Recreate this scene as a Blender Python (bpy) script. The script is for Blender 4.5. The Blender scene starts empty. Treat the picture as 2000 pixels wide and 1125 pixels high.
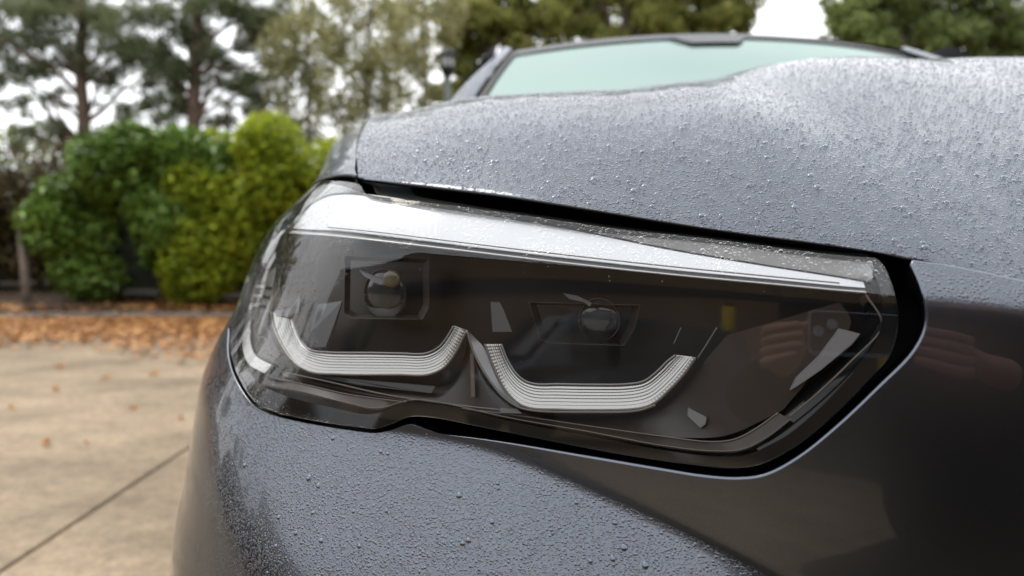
import bpy, bmesh, math, random
import numpy as np
from mathutils import Vector
from mathutils.geometry import delaunay_2d_cdt

sc = bpy.context.scene
col = sc.collection
rng = np.random.default_rng(7)
random.seed(7)

# ------------------------------------------------------------------ camera, light, exposure
cam_d = bpy.data.cameras.new('camera')
cam = bpy.data.objects.new('camera', cam_d)
col.objects.link(cam)
cam.location = (0, 0, 1.0)
cam.rotation_euler = (math.radians(90 - 5.2), 0, 0)
cam_d.sensor_width = 36.0
cam_d.lens = 26.1
cam_d.clip_start = 0.02
cam_d.clip_end = 2000
cam_d.dof.use_dof = True
cam_d.dof.focus_distance = 0.62
cam_d.dof.aperture_fstop = 4.0
sc.camera = cam

SUN_EL, SUN_AZ = math.radians(56), math.radians(-48)      # high behind thin cloud, beyond the hedge
world = bpy.data.worlds.new('World'); sc.world = world
world.use_nodes = True
wn = world.node_tree; wn.nodes.clear()
w_out = wn.nodes.new('ShaderNodeOutputWorld')
w_bg = wn.nodes.new('ShaderNodeBackground'); w_bg.inputs['Strength'].default_value = 0.12
w_sky = wn.nodes.new('ShaderNodeTexSky'); w_sky.sky_type = 'NISHITA'; w_sky.sun_disc = False
w_sky.sun_elevation = SUN_EL; w_sky.sun_rotation = SUN_AZ; w_sky.dust_density = 4.0; w_sky.air_density = 1.0
w_tc = wn.nodes.new('ShaderNodeTexCoord')
w_map = wn.nodes.new('ShaderNodeMapping'); w_map.inputs['Scale'].default_value = (1, 1, 2.6)
w_no = wn.nodes.new('ShaderNodeTexNoise'); w_no.inputs['Scale'].default_value = 1.6; w_no.inputs['Detail'].default_value = 4
w_rp = wn.nodes.new('ShaderNodeValToRGB')
w_rp.color_ramp.elements[0].position = .3; w_rp.color_ramp.elements[0].color = (14.5, 15.0, 15.8, 1)
w_rp.color_ramp.elements[1].position = .7; w_rp.color_ramp.elements[1].color = (18.5, 18.6, 18.8, 1)
w_mx = wn.nodes.new('ShaderNodeMixRGB'); w_mx.inputs[0].default_value = .86
wn.links.new(w_tc.outputs['Generated'], w_map.inputs[0]); wn.links.new(w_map.outputs[0], w_no.inputs['Vector'])
wn.links.new(w_no.outputs[0], w_rp.inputs[0]); wn.links.new(w_sky.outputs[0], w_mx.inputs[1])
wn.links.new(w_rp.outputs[0], w_mx.inputs[2]); wn.links.new(w_mx.outputs[0], w_bg.inputs[0])
wn.links.new(w_bg.outputs[0], w_out.inputs[0])

sun_d = bpy.data.lights.new('sun', 'SUN'); sun = bpy.data.objects.new('sun', sun_d); col.objects.link(sun)
sun_d.energy = 1.5; sun_d.angle = math.radians(26); sun_d.color = (1, .93, .82)
sd = Vector((math.sin(SUN_AZ) * math.cos(SUN_EL), math.cos(SUN_AZ) * math.cos(SUN_EL), math.sin(SUN_EL)))
sun.rotation_euler = sd.to_track_quat('Z', 'Y').to_euler()

sc.view_settings.view_transform = 'Standard'
sc.view_settings.look = 'None'
sc.view_settings.exposure = 0.0
sc.view_settings.gamma = 1.0
sc.view_settings.use_curve_mapping = False
sc.render.engine = 'CYCLES'
sc.cycles.use_denoising = True
sc.cycles.max_bounces = 10
sc.cycles.transparent_max_bounces = 24
sc.cycles.caustics_reflective = False
sc.cycles.caustics_refractive = False
sc.cycles.sample_clamp_indirect = 6.0

# ------------------------------------------------------------------ materials
def nd(nt, t, **kw):
    n = nt.nodes.new(t)
    for k, v in kw.items():
        if k.startswith('i_'):
            n.inputs[k[2:].replace('_', ' ')].default_value = v
        else:
            setattr(n, k, v)
    return n

def pmat(name, base, rough=.5, metal=0., coat=0., coat_rough=.03, spec=.5, trans=0., ior=1.45):
    m = bpy.data.materials.new(name); m.use_nodes = True
    b = m.node_tree.nodes['Principled BSDF']
    b.inputs['Base Color'].default_value = (*base, 1)
    b.inputs['Roughness'].default_value = rough
    b.inputs['Metallic'].default_value = metal
    b.inputs['Coat Weight'].default_value = coat
    b.inputs['Coat Roughness'].default_value = coat_rough
    b.inputs['Specular IOR Level'].default_value = spec
    b.inputs['Transmission Weight'].default_value = trans
    b.inputs['IOR'].default_value = ior
    return m, m.node_tree, b

def noisy(name, c1, c2, scale=8., rough=.6, detail=6., bump=0., bscale=40., **kw):
    m, nt, b = pmat(name, c1, rough, **kw)
    tc = nd(nt, 'ShaderNodeTexCoord'); n = nd(nt, 'ShaderNodeTexNoise', i_Scale=scale, i_Detail=detail)
    r = nd(nt, 'ShaderNodeValToRGB')
    r.color_ramp.elements[0].position = .32; r.color_ramp.elements[0].color = (*c1, 1)
    r.color_ramp.elements[1].position = .68; r.color_ramp.elements[1].color = (*c2, 1)
    nt.links.new(tc.outputs['Object'], n.inputs['Vector']); nt.links.new(n.outputs[0], r.inputs[0])
    nt.links.new(r.outputs[0], b.inputs['Base Color'])
    if bump:
        n2 = nd(nt, 'ShaderNodeTexNoise', i_Scale=bscale, i_Detail=5.)
        bp = nd(nt, 'ShaderNodeBump', i_Strength=1., i_Distance=bump)
        nt.links.new(tc.outputs['Object'], n2.inputs['Vector']); nt.links.new(n2.outputs[0], bp.inputs['Height'])
        nt.links.new(bp.outputs[0], b.inputs['Normal'])
    return m

def drop_height(nt, tc, scale, rmin, rmax, keep):
    """round beads of water: one per voronoi cell, of varying radius"""
    v = nd(nt, 'ShaderNodeTexVoronoi', i_Scale=scale, i_Randomness=1.)
    nt.links.new(tc, v.inputs['Vector'])
    sep = nd(nt, 'ShaderNodeSeparateColor'); nt.links.new(v.outputs['Color'], sep.inputs[0])
    rad = nd(nt, 'ShaderNodeMapRange'); rad.inputs[3].default_value = rmin; rad.inputs[4].default_value = rmax
    nt.links.new(sep.outputs[0], rad.inputs[0])
    q = nd(nt, 'ShaderNodeMath', operation='DIVIDE'); nt.links.new(v.outputs['Distance'], q.inputs[0]); nt.links.new(rad.outputs[0], q.inputs[1])
    q2 = nd(nt, 'ShaderNodeMath', operation='POWER'); q2.inputs[1].default_value = 2.; nt.links.new(q.outputs[0], q2.inputs[0])
    q3 = nd(nt, 'ShaderNodeMath', operation='SUBTRACT', use_clamp=True); q3.inputs[0].default_value = 1.; nt.links.new(q2.outputs[0], q3.inputs[1])
    sq = nd(nt, 'ShaderNodeMath', operation='SQRT'); nt.links.new(q3.outputs[0], sq.inputs[0])
    rr = nd(nt, 'ShaderNodeMath', operation='MULTIPLY'); nt.links.new(sq.outputs[0], rr.inputs[0]); nt.links.new(rad.outputs[0], rr.inputs[1])
    k = nd(nt, 'ShaderNodeMath', operation='LESS_THAN'); k.inputs[1].default_value = keep; nt.links.new(sep.outputs[1], k.inputs[0])
    o = nd(nt, 'ShaderNodeMath', operation='MULTIPLY'); nt.links.new(rr.outputs[0], o.inputs[0]); nt.links.new(k.outputs[0], o.inputs[1])
    dv = nd(nt, 'ShaderNodeMath', operation='DIVIDE'); dv.inputs[1].default_value = scale; nt.links.new(o.outputs[0], dv.inputs[0])
    return dv.outputs[0]

def wet_paint(name, base, wet=1.0, s1=330., s2=620.):
    m, nt, b = pmat(name, base, .25, metal=1., coat=1., coat_rough=.01)
    b.inputs['Coat IOR'].default_value = 1.38; b.inputs['Coat Weight'].default_value = 1.; b.inputs['Specular Tint'].default_value = (.36, .39, .44, 1)
    tc = nd(nt, 'ShaderNodeTexCoord').outputs['Object']
    h1 = drop_height(nt, tc, s1, .22, .62, .80)
    h2 = drop_height(nt, tc, s2, .2, .6, .85)
    add = nd(nt, 'ShaderNodeMath', operation='MAXIMUM'); nt.links.new(h1, add.inputs[0]); nt.links.new(h2, add.inputs[1])
    # rain only stays on the faces that look up
    g = nd(nt, 'ShaderNodeNewGeometry'); sx = nd(nt, 'ShaderNodeSeparateXYZ'); nt.links.new(g.outputs['Normal'], sx.inputs[0])
    mr = nd(nt, 'ShaderNodeMapRange'); mr.inputs[1].default_value = .24; mr.inputs[2].default_value = .40; nt.links.new(sx.outputs[2], mr.inputs[0])
    pn = nd(nt, 'ShaderNodeTexNoise', i_Scale=9., i_Detail=3.); nt.links.new(tc, pn.inputs['Vector'])
    pr = nd(nt, 'ShaderNodeMapRange'); pr.inputs[1].default_value = .35; pr.inputs[2].default_value = .6; pr.inputs[3].default_value = .55; pr.inputs[4].default_value = 1.0
    nt.links.new(pn.outputs[0], pr.inputs[0])
    mm = nd(nt, 'ShaderNodeMath', operation='MULTIPLY'); nt.links.new(mr.outputs[0], mm.inputs[0]); nt.links.new(pr.outputs[0], mm.inputs[1])
    m2 = nd(nt, 'ShaderNodeMath', operation='MULTIPLY'); nt.links.new(mm.outputs[0], m2.inputs[0]); nt.links.new(add.outputs[0], m2.inputs[1])
    bp = nd(nt, 'ShaderNodeBump', i_Strength=1., i_Distance=wet); nt.links.new(m2.outputs[0], bp.inputs['Height'])
    nt.links.new(bp.outputs[0], b.inputs['Coat Normal'])
    bp2 = nd(nt, 'ShaderNodeBump', i_Strength=1., i_Distance=wet * .55); nt.links.new(m2.outputs[0], bp2.inputs['Height'])
    # metal flake
    fl = nd(nt, 'ShaderNodeTexVoronoi', i_Scale=2600.); nt.links.new(tc, fl.inputs['Vector'])
    mixc = nd(nt, 'ShaderNodeMixRGB', blend_type='OVERLAY'); mixc.inputs[0].default_value = .25
    mixc.inputs[1].default_value = (*base, 1); nt.links.new(fl.outputs['Color'], mixc.inputs[2])
    hs = nd(nt, 'ShaderNodeHueSaturation'); hs.inputs['Saturation'].default_value = .75; nt.links.new(mixc.outputs[0], hs.inputs['Color'])
    nt.links.new(hs.outputs[0], b.inputs['Base Color'])
    nt.links.new(bp2.outputs[0], b.inputs['Normal'])
    return m

def clear_plastic(name, ior=1.72, tint=(1, 1, 1), wet=.0, rough=0.0):
    m = bpy.data.materials.new(name); m.use_nodes = True; nt = m.node_tree; nt.nodes.clear()
    o = nd(nt, 'ShaderNodeOutputMaterial'); mx = nd(nt, 'ShaderNodeMixShader')
    t = nd(nt, 'ShaderNodeBsdfTransparent'); t.inputs[0].default_value = (*tint, 1)
    g = nd(nt, 'ShaderNodeBsdfGlossy'); g.inputs['Roughness'].default_value = rough
    # a thin sheet reflects alike from both sides: Schlick on the unsigned angle
    f0 = ((ior - 1) / (ior + 1)) ** 2
    gg = nd(nt, 'ShaderNodeNewGeometry')
    dt = nd(nt, 'ShaderNodeVectorMath', operation='DOT_PRODUCT'); nt.links.new(gg.outputs['Normal'], dt.inputs[0]); nt.links.new(gg.outputs['Incoming'], dt.inputs[1])
    ab = nd(nt, 'ShaderNodeMath', operation='ABSOLUTE'); nt.links.new(dt.outputs['Value'], ab.inputs[0])
    om = nd(nt, 'ShaderNodeMath', operation='SUBTRACT', use_clamp=True); om.inputs[0].default_value = 1.; nt.links.new(ab.outputs[0], om.inputs[1])
    pw_ = nd(nt, 'ShaderNodeMath', operation='POWER'); pw_.inputs[1].default_value = 5.; nt.links.new(om.outputs[0], pw_.inputs[0])
    f = nd(nt, 'ShaderNodeMath', operation='MULTIPLY_ADD'); f.inputs[1].default_value = 1 - f0; f.inputs[2].default_value = f0; nt.links.new(pw_.outputs[0], f.inputs[0])
    nt.links.new(f.outputs[0], mx.inputs[0]); nt.links.new(t.outputs[0], mx.inputs[1]); nt.links.new(g.outputs[0], mx.inputs[2])
    nt.links.new(mx.outputs[0], o.inputs[0])
    if wet:
        tc = nd(nt, 'ShaderNodeTexCoord').outputs['Object']
        h1 = drop_height(nt, tc, 300., .15, .5, .45); h2 = drop_height(nt, tc, 700., .2, .55, .55)
        add = nd(nt, 'ShaderNodeMath', operation='MAXIMUM'); nt.links.new(h1, add.inputs[0]); nt.links.new(h2, add.inputs[1])
        ge = nd(nt, 'ShaderNodeNewGeometry'); sx = nd(nt, 'ShaderNodeSeparateXYZ'); nt.links.new(ge.outputs['Normal'], sx.inputs[0])
        mr = nd(nt, 'ShaderNodeMapRange'); mr.inputs[1].default_value = .2; mr.inputs[2].default_value = .7; nt.links.new(sx.outputs[2], mr.inputs[0])
        ms = nd(nt, 'ShaderNodeMapRange'); ms.inputs[1].default_value = -.62; ms.inputs[2].default_value = -.80; nt.links.new(sx.outputs[0], ms.inputs[0])
        ma = nd(nt, 'ShaderNodeMath', operation='MAXIMUM'); nt.links.new(mr.outputs[0], ma.inputs[0]); nt.links.new(ms.outputs[0], ma.inputs[1])
        pn = nd(nt, 'ShaderNodeTexNoise', i_Scale=28., i_Detail=4.); nt.links.new(tc, pn.inputs['Vector'])
        pr = nd(nt, 'ShaderNodeMapRange'); pr.inputs[1].default_value = .42; pr.inputs[2].default_value = .6; nt.links.new(pn.outputs[0], pr.inputs[0])
        mm = nd(nt, 'ShaderNodeMath', operation='MULTIPLY'); nt.links.new(ma.outputs[0], mm.inputs[0]); nt.links.new(add.outputs[0], mm.inputs[1])
        m3 = nd(nt, 'ShaderNodeMath', operation='MULTIPLY'); nt.links.new(mm.outputs[0], m3.inputs[0]); nt.links.new(pr.outputs[0], m3.inputs[1])
        bp = nd(nt, 'ShaderNodeBump', i_Strength=1., i_Distance=wet); nt.links.new(m3.outputs[0], bp.inputs['Height'])
        nt.links.new(bp.outputs[0], g.inputs['Normal']); nt.links.new(bp.outputs[0], dt.inputs[0])
    return m

def leafmat(name, c1, c2, scale=1.2, trans=.35, rough=.45, spec=.35):
    m = bpy.data.materials.new(name); m.use_nodes = True; nt = m.node_tree
    b = nt.nodes['Principled BSDF']; b.inputs['Roughness'].default_value = rough; b.inputs['Specular IOR Level'].default_value = spec
    at = nd(nt, 'ShaderNodeAttribute', attribute_name='tone')
    tc = nd(nt, 'ShaderNodeTexCoord'); n = nd(nt, 'ShaderNodeTexNoise', i_Scale=scale, i_Detail=3.)
    nt.links.new(tc.outputs['Object'], n.inputs['Vector'])
    a = nd(nt, 'ShaderNodeMath', operation='ADD'); nt.links.new(at.outputs['Fac'], a.inputs[0]); nt.links.new(n.outputs[0], a.inputs[1])
    h = nd(nt, 'ShaderNodeMath', operation='MULTIPLY'); h.inputs[1].default_value = .5; nt.links.new(a.outputs[0], h.inputs[0])
    r = nd(nt, 'ShaderNodeValToRGB')
    r.color_ramp.elements[0].position = .25; r.color_ramp.elements[0].color = (*c1, 1)
    r.color_ramp.elements[1].position = .75; r.color_ramp.elements[1].color = (*c2, 1)
    nt.links.new(h.outputs[0], r.inputs[0]); nt.links.new(r.outputs[0], b.inputs['Base Color'])
    tr = nd(nt, 'ShaderNodeBsdfTranslucent'); nt.links.new(r.outputs[0], tr.inputs[0])
    mx = nd(nt, 'ShaderNodeMixShader'); mx.inputs[0].default_value = trans
    nt.links.new(b.outputs[0], mx.inputs[1]); nt.links.new(tr.outputs[0], mx.inputs[2])
    nt.links.new(mx.outputs[0], nt.nodes['Material Output'].inputs[0])
    return m

M = {}
M['paint'] = wet_paint('slate_metallic_paint', (.100, .114, .142), wet=.72, s1=430., s2=780.)
M['bonnet_paint'] = wet_paint('slate_metallic_bonnet_paint', (.100, .114, .142), wet=3.2, s1=310., s2=560.)
M['paint_dry'] = pmat('slate_metallic_paint_dry_edge', (.100, .114, .142), .25, metal=1., coat=1., coat_rough=.01)[0]
M['paint_bead'] = pmat('water_over_paint', (.100, .114, .142), .22, metal=1., coat=1., coat_rough=0.)[0]
M['black'] = pmat('black_rubber', (.008, .009, .012), .55)[0]
M['black_gloss'] = pmat('black_gloss_plastic', (.006, .006, .006), .08, spec=.5)[0]
M['housing'] = pmat('dark_housing_plastic', (.020, .015, .012), .45, spec=.3)[0]
M['bezel'] = pmat('brown_black_bezel_plastic', (.030, .0225, .0175), .28, spec=.5)[0]
M['lip'] = pmat('bezel_edge_plastic', (.12, .10, .085), .12, spec=.8)[0]
M['silver'] = pmat('silver_reflector', (.54, .55, .56), .28, metal=.8)[0]
M['cover'] = pmat('grey_lens_cover_trim', (.34, .345, .35), .5, metal=.4)[0]
M['satin'] = pmat('satin_grey_plastic', (.22, .225, .235), .35, metal=.3)[0]
M['grey'] = pmat('mid_grey_plastic', (.10, .103, .11), .35, metal=.2)[0]
M['guide'] = pmat('ribbed_light_guide', (.38, .375, .35), .16, metal=.75, coat=1.)[0]
M['lens'] = clear_plastic('clear_headlight_lens', 1.65, (.97, .97, .97), wet=2.6)
M['bead'] = clear_plastic('clear_lens_bead', 2.2, (.75, .75, .75))
M['water'] = clear_plastic('water_bead', 1.85, (.97, .97, .97))
M['chrome'] = pmat('chrome', (.8, .8, .8), .08, metal=1.)[0]
M['screen_glass'] = None
M['tyre'] = pmat('tyre_rubber', (.012, .012, .012), .8)[0]
M['alloy'] = pmat('alloy_wheel', (.35, .35, .37), .3, metal=.9)[0]

def tag(o, label=None, cat=None, group=None, kind=None):
    if label: o['label'] = label
    if cat: o['category'] = cat
    if group: o['group'] = group
    if kind: o['kind'] = kind
    return o

def empty(name, loc=(0, 0, 0), rz=0):
    o = bpy.data.objects.new(name, None); col.objects.link(o); o.location = loc; o.rotation_euler[2] = rz
    o.empty_display_size = .1
    return o

def mesh(name, V, F, mat, parent=None, smooth=True, normals=None, kind=None, tone=None):
    me = bpy.data.meshes.new(name)
    V = np.asarray(V, float)
    if isinstance(F, np.ndarray):
        n, k = F.shape
        me.vertices.add(len(V)); me.vertices.foreach_set('co', V.astype(np.float32).ravel())
        me.loops.add(n * k); me.loops.foreach_set('vertex_index', F.astype(np.int32).ravel())
        me.polygons.add(n); me.polygons.foreach_set('loop_start', np.arange(n, dtype=np.int32) * k)
        me.update(calc_edges=True); me.validate()
    else:
        me.from_pydata([tuple(v) for v in V], [], [tuple(f) for f in F]); me.update()
    if smooth: me.polygons.foreach_set('use_smooth', [True] * len(me.polygons))
    me.materials.append(mat)
    if tone is not None:
        at = me.attributes.new('tone', 'FLOAT', 'FACE'); at.data.foreach_set('value', np.asarray(tone, np.float32))
    if normals is not None:
        me.normals_split_custom_set_from_vertices([tuple(n) for n in normals])
    o = bpy.data.objects.new(name, me); col.objects.link(o)
    if parent is not None: o.parent = parent
    if kind: o['kind'] = kind
    return o

def grid_mesh(name, G, mat, parent=None, smooth=True, kind=None, normals=None, flip=False):
    """G: rows x cols x 3"""
    r, c = G.shape[:2]
    idx = np.arange(r * c).reshape(r, c)
    F = np.stack([idx[:-1, :-1], idx[:-1, 1:], idx[1:, 1:], idx[1:, :-1]], -1).reshape(-1, 4)
    if flip: F = F[:, ::-1]
    return mesh(name, G.reshape(-1, 3), F, mat, parent, smooth, None if normals is None else normals.reshape(-1, 3), kind)

def join_parts(parts):
    """list of (V,F list) -> one V,F"""
    V = []; F = []; n = 0
    for v, f in parts:
        V.extend([tuple(p) for p in v]); F.extend([tuple(i + n for i in q) for q in f]); n += len(v)
    return V, F

def box_vf(x0, x1, y0, y1, z0, z1):
    V = [(x0, y0, z0), (x1, y0, z0), (x1, y1, z0), (x0, y1, z0), (x0, y0, z1), (x1, y0, z1), (x1, y1, z1), (x0, y1, z1)]
    F = [(0, 3, 2, 1), (4, 5, 6, 7), (0, 1, 5, 4), (1, 2, 6, 5), (2, 3, 7, 6), (3, 0, 4, 7)]
    return V, F

def box(name, x0, x1, y0, y1, z0, z1, mat, parent=None, bevel=0.):
    V, F = box_vf(x0, x1, y0, y1, z0, z1)
    o = mesh(name, V, F, mat, parent, smooth=False)
    if bevel:
        b = o.modifiers.new('bevel', 'BEVEL'); b.width = bevel; b.segments = 3
        o.data.polygons.foreach_set('use_smooth', [True] * len(o.data.polygons))
    return o

def tube_vf(pts, rad, seg=8, cap=True):
    pts = np.asarray(pts, float); n = len(pts)
    rad = np.broadcast_to(np.asarray(rad, float), (n,))
    T = np.gradient(pts, axis=0); T /= np.linalg.norm(T, axis=1, keepdims=True) + 1e-12
    up = np.array([0, 0, 1.]) if abs(T[0][2]) < .9 else np.array([0, 1., 0])
    V = []
    u = np.cross(T[0], up); u /= np.linalg.norm(u)
    for i in range(n):
        u = u - T[i] * (u @ T[i]); u /= np.linalg.norm(u) + 1e-12
        w = np.cross(T[i], u)
        for k in range(seg):
            a = 2 * math.pi * k / seg
            V.append(pts[i] + rad[i] * (math.cos(a) * u + math.sin(a) * w))
    F = [(i * seg + k, i * seg + (k + 1) % seg, (i + 1) * seg + (k + 1) % seg, (i + 1) * seg + k) for i in range(n - 1) for k in range(seg)]
    if cap: F += [tuple(range(seg))[::-1], tuple(range((n - 1) * seg, n * seg))]
    return V, F

def tube(name, pts, rad, mat, parent=None, seg=8):
    V, F = tube_vf(pts, rad, seg)
    return mesh(name, V, F, mat, parent)

def cat_rom(P, n=8, closed=False):
    P = np.asarray(P, float); m = len(P); out = []
    R = range(m) if closed else range(m - 1)
    for i in R:
        if closed: p0, p1, p2, p3 = P[(i - 1) % m], P[i], P[(i + 1) % m], P[(i + 2) % m]
        else: p0, p1, p2, p3 = P[max(i - 1, 0)], P[i], P[i + 1], P[min(i + 2, m - 1)]
        # centripetal
        d = [max(np.linalg.norm(a - b) ** .5, 1e-6) for a, b in ((p1, p0), (p2, p1), (p3, p2))]
        t0 = 0; t1 = d[0]; t2 = t1 + d[1]; t3 = t2 + d[2]
        if i == 0 and not closed: p0 = p1 - (p2 - p1) * (d[0] / d[1]) ; 
        if i == m - 2 and not closed: p3 = p2 + (p2 - p1) * (d[2] / d[1])
        for k in range(n):
            t = t1 + (t2 - t1) * k / n
            A1 = (t1 - t) / (t1 - t0) * p0 + (t - t0) / (t1 - t0) * p1
            A2 = (t2 - t) / (t2 - t1) * p1 + (t - t1) / (t2 - t1) * p2
            A3 = (t3 - t) / (t3 - t2) * p2 + (t - t2) / (t3 - t2) * p3
            B1 = (t2 - t) / (t2 - t0) * A1 + (t - t0) / (t2 - t0) * A2
            B2 = (t3 - t) / (t3 - t1) * A2 + (t - t1) / (t3 - t1) * A3
            out.append((t2 - t) / (t2 - t1) * B1 + (t - t1) / (t2 - t1) * B2)
    if not closed: out.append(P[-1])
    return np.array(out)

def resamp(P, n):
    P = np.asarray(P, float); s = np.r_[0, np.cumsum(np.linalg.norm(np.diff(P, axis=0), axis=1))]
    t = np.linspace(0, s[-1], n)
    return np.stack([np.interp(t, s, P[:, k]) for k in range(P.shape[1])], -1)

# ------------------------------------------------------------------ the shape of the car's nose
# a = distance along the nose (0 where the straight part meets the corner, negative round the corner), z = height
TP=math.radians(5.2); FP=1450.0
CAM=np.array([0,0,1.0])
UP=np.array([0,math.sin(TP),math.cos(TP)]); FW=np.array([0,math.cos(TP),-math.sin(TP)])
def ray(px,py):
    px=np.asarray(px,float); py=np.asarray(py,float)
    return ((px-1000)/FP)[...,None]*np.array([1.,0,0])+((562.5-py)/FP)[...,None]*UP+FW
def proj(P):
    d=P-CAM; f=d@FW
    return 1000+FP*d[...,0]/f, 562.5-FP*(d@UP)/f
def sp(t): return np.logaddexp(0,t)
def sstep(a,b,x):
    t=np.clip((x-a)/(b-a),0,1); return t*t*(3-2*t)
XS_Z=[.62,.68,.74,.80,.84,.88,.92,.96,1.0,1.04,1.08]
XS_X=[-0.4567, -0.4447, -0.449, -0.4532, -0.4333, -0.4049, -0.3899, -0.3727, -0.3449, -0.303, -0.2677]
def mk():
    zz=np.linspace(.2,1.3,1101); xx=np.interp(zz,XS_Z,XS_X)
    k=np.hanning(61); k/=k.sum()
    return zz,np.convolve(np.pad(xx,30,mode='edge'),k,'valid')
TZ,TX=mk()
def xs(z): 
    # smooth (cubic) lookup
    return np.interp(z,TZ,TX)
A,B,LA=.28,.40,.36
def yf(x):
    u=(.65-x)/.25
    return .398+.45*.25*(np.logaddexp(u,-u)-math.log(2))
def zline(x): return .953+.072*(.24-x)
def ZBX(x): return .808-.30*.02*sp((x+.02)/.02)
def prof(x,z):
    h=z-zline(x)
    p=.13*(z-.88)
    w=.003; p=p+.36*w*sp(h/w)
    h2=.010+.045*(.24-x); w2=.008
    p=p+.34*w2*sp((h-h2)/w2)
    E=.62*(1-sstep(.10,.27,x)); w3=.004
    p=p-E*w3*sp((ZBX(x)-z)/w3)
    # below the belly the panel turns back to upright
    w4=.03; p=p+E*w4*sp((.68-z)/w4)
    return p
def S(a,z,d=0.0):
    a=np.asarray(a,float); z=np.asarray(z,float)
    X=xs(z); phi=np.clip(-a/LA,0,math.pi/2)
    x=X+A-A*np.sin(phi)+np.maximum(a,0)
    ext=np.maximum(-a/LA-math.pi/2,0)*LA
    y=yf(x)+B*(1-np.cos(phi))+prof(x,z)+ext+d
    return np.stack([x,y,z+0*x],-1)
def yS(x,z):
    X=xs(z); s=np.clip((X+A-x)/A,0,1)
    y=yf(x)+B*(1-np.sqrt(1-s*s))+prof(x,z)
    return np.where(x<X,9.,y)
def hit(px,py,d=0.0):
    r=ray(px,py); r=r/r[...,1:2]
    t=np.full(r.shape[:-1],.30); f0=None; lo=t.copy(); hi=np.full_like(t,np.nan); done=np.zeros(t.shape,bool)
    for i in range(260):
        P=CAM+r*t[...,None]; g=t-yS(P[...,0],P[...,2])-d
        n=(g>=0)&~done; hi[n]=t[n]; lo[n]=t[n]-.004; done|=n; t=t+.004
    for i in range(22):
        m=(lo+hi)/2; P=CAM+r*m[...,None]; g=m-yS(P[...,0],P[...,2])-d
        lo=np.where(g<0,m,lo); hi=np.where(g<0,hi,m)
    P=CAM+r*hi[...,None]
    z=P[...,2]; X=xs(z); s=np.clip((X+A-P[...,0])/A,0,1)
    a=np.where(P[...,0]>X+A,P[...,0]-X-A,-np.arcsin(s)*LA)
    return P,a,z

def nrm(a, z, e=2e-4):
    u = S(a + e, z) - S(a - e, z); v = S(a, z + e) - S(a, z - e)
    n = np.cross(u, v); return n / (np.linalg.norm(n, axis=-1, keepdims=True) + 1e-15)
def SN(a, z, d):                       # d metres behind the skin, measured level
    n = nrm(a, z, 3e-3) * np.array([1, 1, 0.]); n /= np.linalg.norm(n, axis=-1, keepdims=True)
    return S(a, z) - n * np.asarray(d)[..., None]
def az(pix, d=0.):
    pix = np.asarray(pix, float); P, a, z = hit(pix[:, 0], pix[:, 1], d)
    return np.stack([a, z], -1)
def world_at(px, py, Y):
    r = ray(px, py); r = r / r[..., 1:2]
    return CAM + r * np.asarray(Y, float)[..., None]

def inside(poly, pts):
    x, y = pts[:, 0], pts[:, 1]; c = np.zeros(len(pts), bool); n = len(poly); j = n - 1
    for i in range(n):
        xi, yi = poly[i]; xj, yj = poly[j]
        m = ((yi > y) != (yj > y)) & (x < (xj - xi) * (y - yi) / (yj - yi + 1e-15) + xi)
        c ^= m; j = i
    return c

def edge_dist(poly, pts):
    d = np.full(len(pts), 9.)
    P = np.vstack([poly, poly[:1]])
    for i in range(len(poly)):
        a, b = P[i], P[i + 1]; ab = b - a
        t = np.clip(((pts - a) @ ab) / (ab @ ab + 1e-15), 0, 1)
        d = np.minimum(d, np.linalg.norm(pts - a - t[:, None] * ab, axis=1))
    return d

def skin(name, poly, mat, parent, step=.005, off=0., fine=None, kind=None):
    """a panel of the nose: outline in (a, z), filled with a fine regular net"""
    poly = np.asarray(poly)
    lo, hi = poly.min(0), poly.max(0)
    gx = np.arange(lo[0], hi[0], step); gz = np.arange(lo[1], hi[1], step * .8)
    g = np.stack(np.meshgrid(gx, gz), -1); g[1::2, :, 0] += step / 2
    g = g.reshape(-1, 2)
    if fine is not None:                      # (zfun lo, zfun hi, step)
        f0, f1, fs, fx = fine
        h = g[:, 1] - zline(S(g[:, 0], g[:, 1])[:, 0]); g = g[(h < f0) | (h > f1)]
        hx, hz = np.meshgrid(np.arange(lo[0], hi[0], fx), np.arange(f0, f1, fs))
        hx = hx.ravel(); hz = hz.ravel(); zz = zline(S(hx, hz * 0 + .95)[:, 0]) + hz
        for _ in range(2): zz = zline(S(hx, zz)[:, 0]) + hz
        g = np.vstack([g, np.stack([hx, zz], -1)])
    g = g[inside(poly, g)]
    g = g[edge_dist(poly, g) > min(step * .4, .0015)]
    allp = np.vstack([poly, g]); n = len(poly)
    K = 10.
    vs, es, fs_, *_ = delaunay_2d_cdt([Vector((p[0] * K, p[1] * K)) for p in allp], [(i, (i + 1) % n) for i in range(n)], [], 1, 1e-7)
    q = np.array([(v[0] / K, v[1] / K) for v in vs])
    P = SN(q[:, 0], q[:, 1], np.full(len(q), off)) if off else S(q[:, 0], q[:, 1])
    F = [tuple(f) for f in fs_]
    # face the outside
    if F:
        f = F[len(F) // 2]; nn = np.cross(P[f[1]] - P[f[0]], P[f[2]] - P[f[0]])
        if nn @ nrm(q[f[0], 0], q[f[0], 1]) < 0: F = [f[::-1] for f in F]
    return mesh(name, P, F, mat, parent, normals=nrm(q[:, 0], q[:, 1]), kind=kind)

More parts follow.
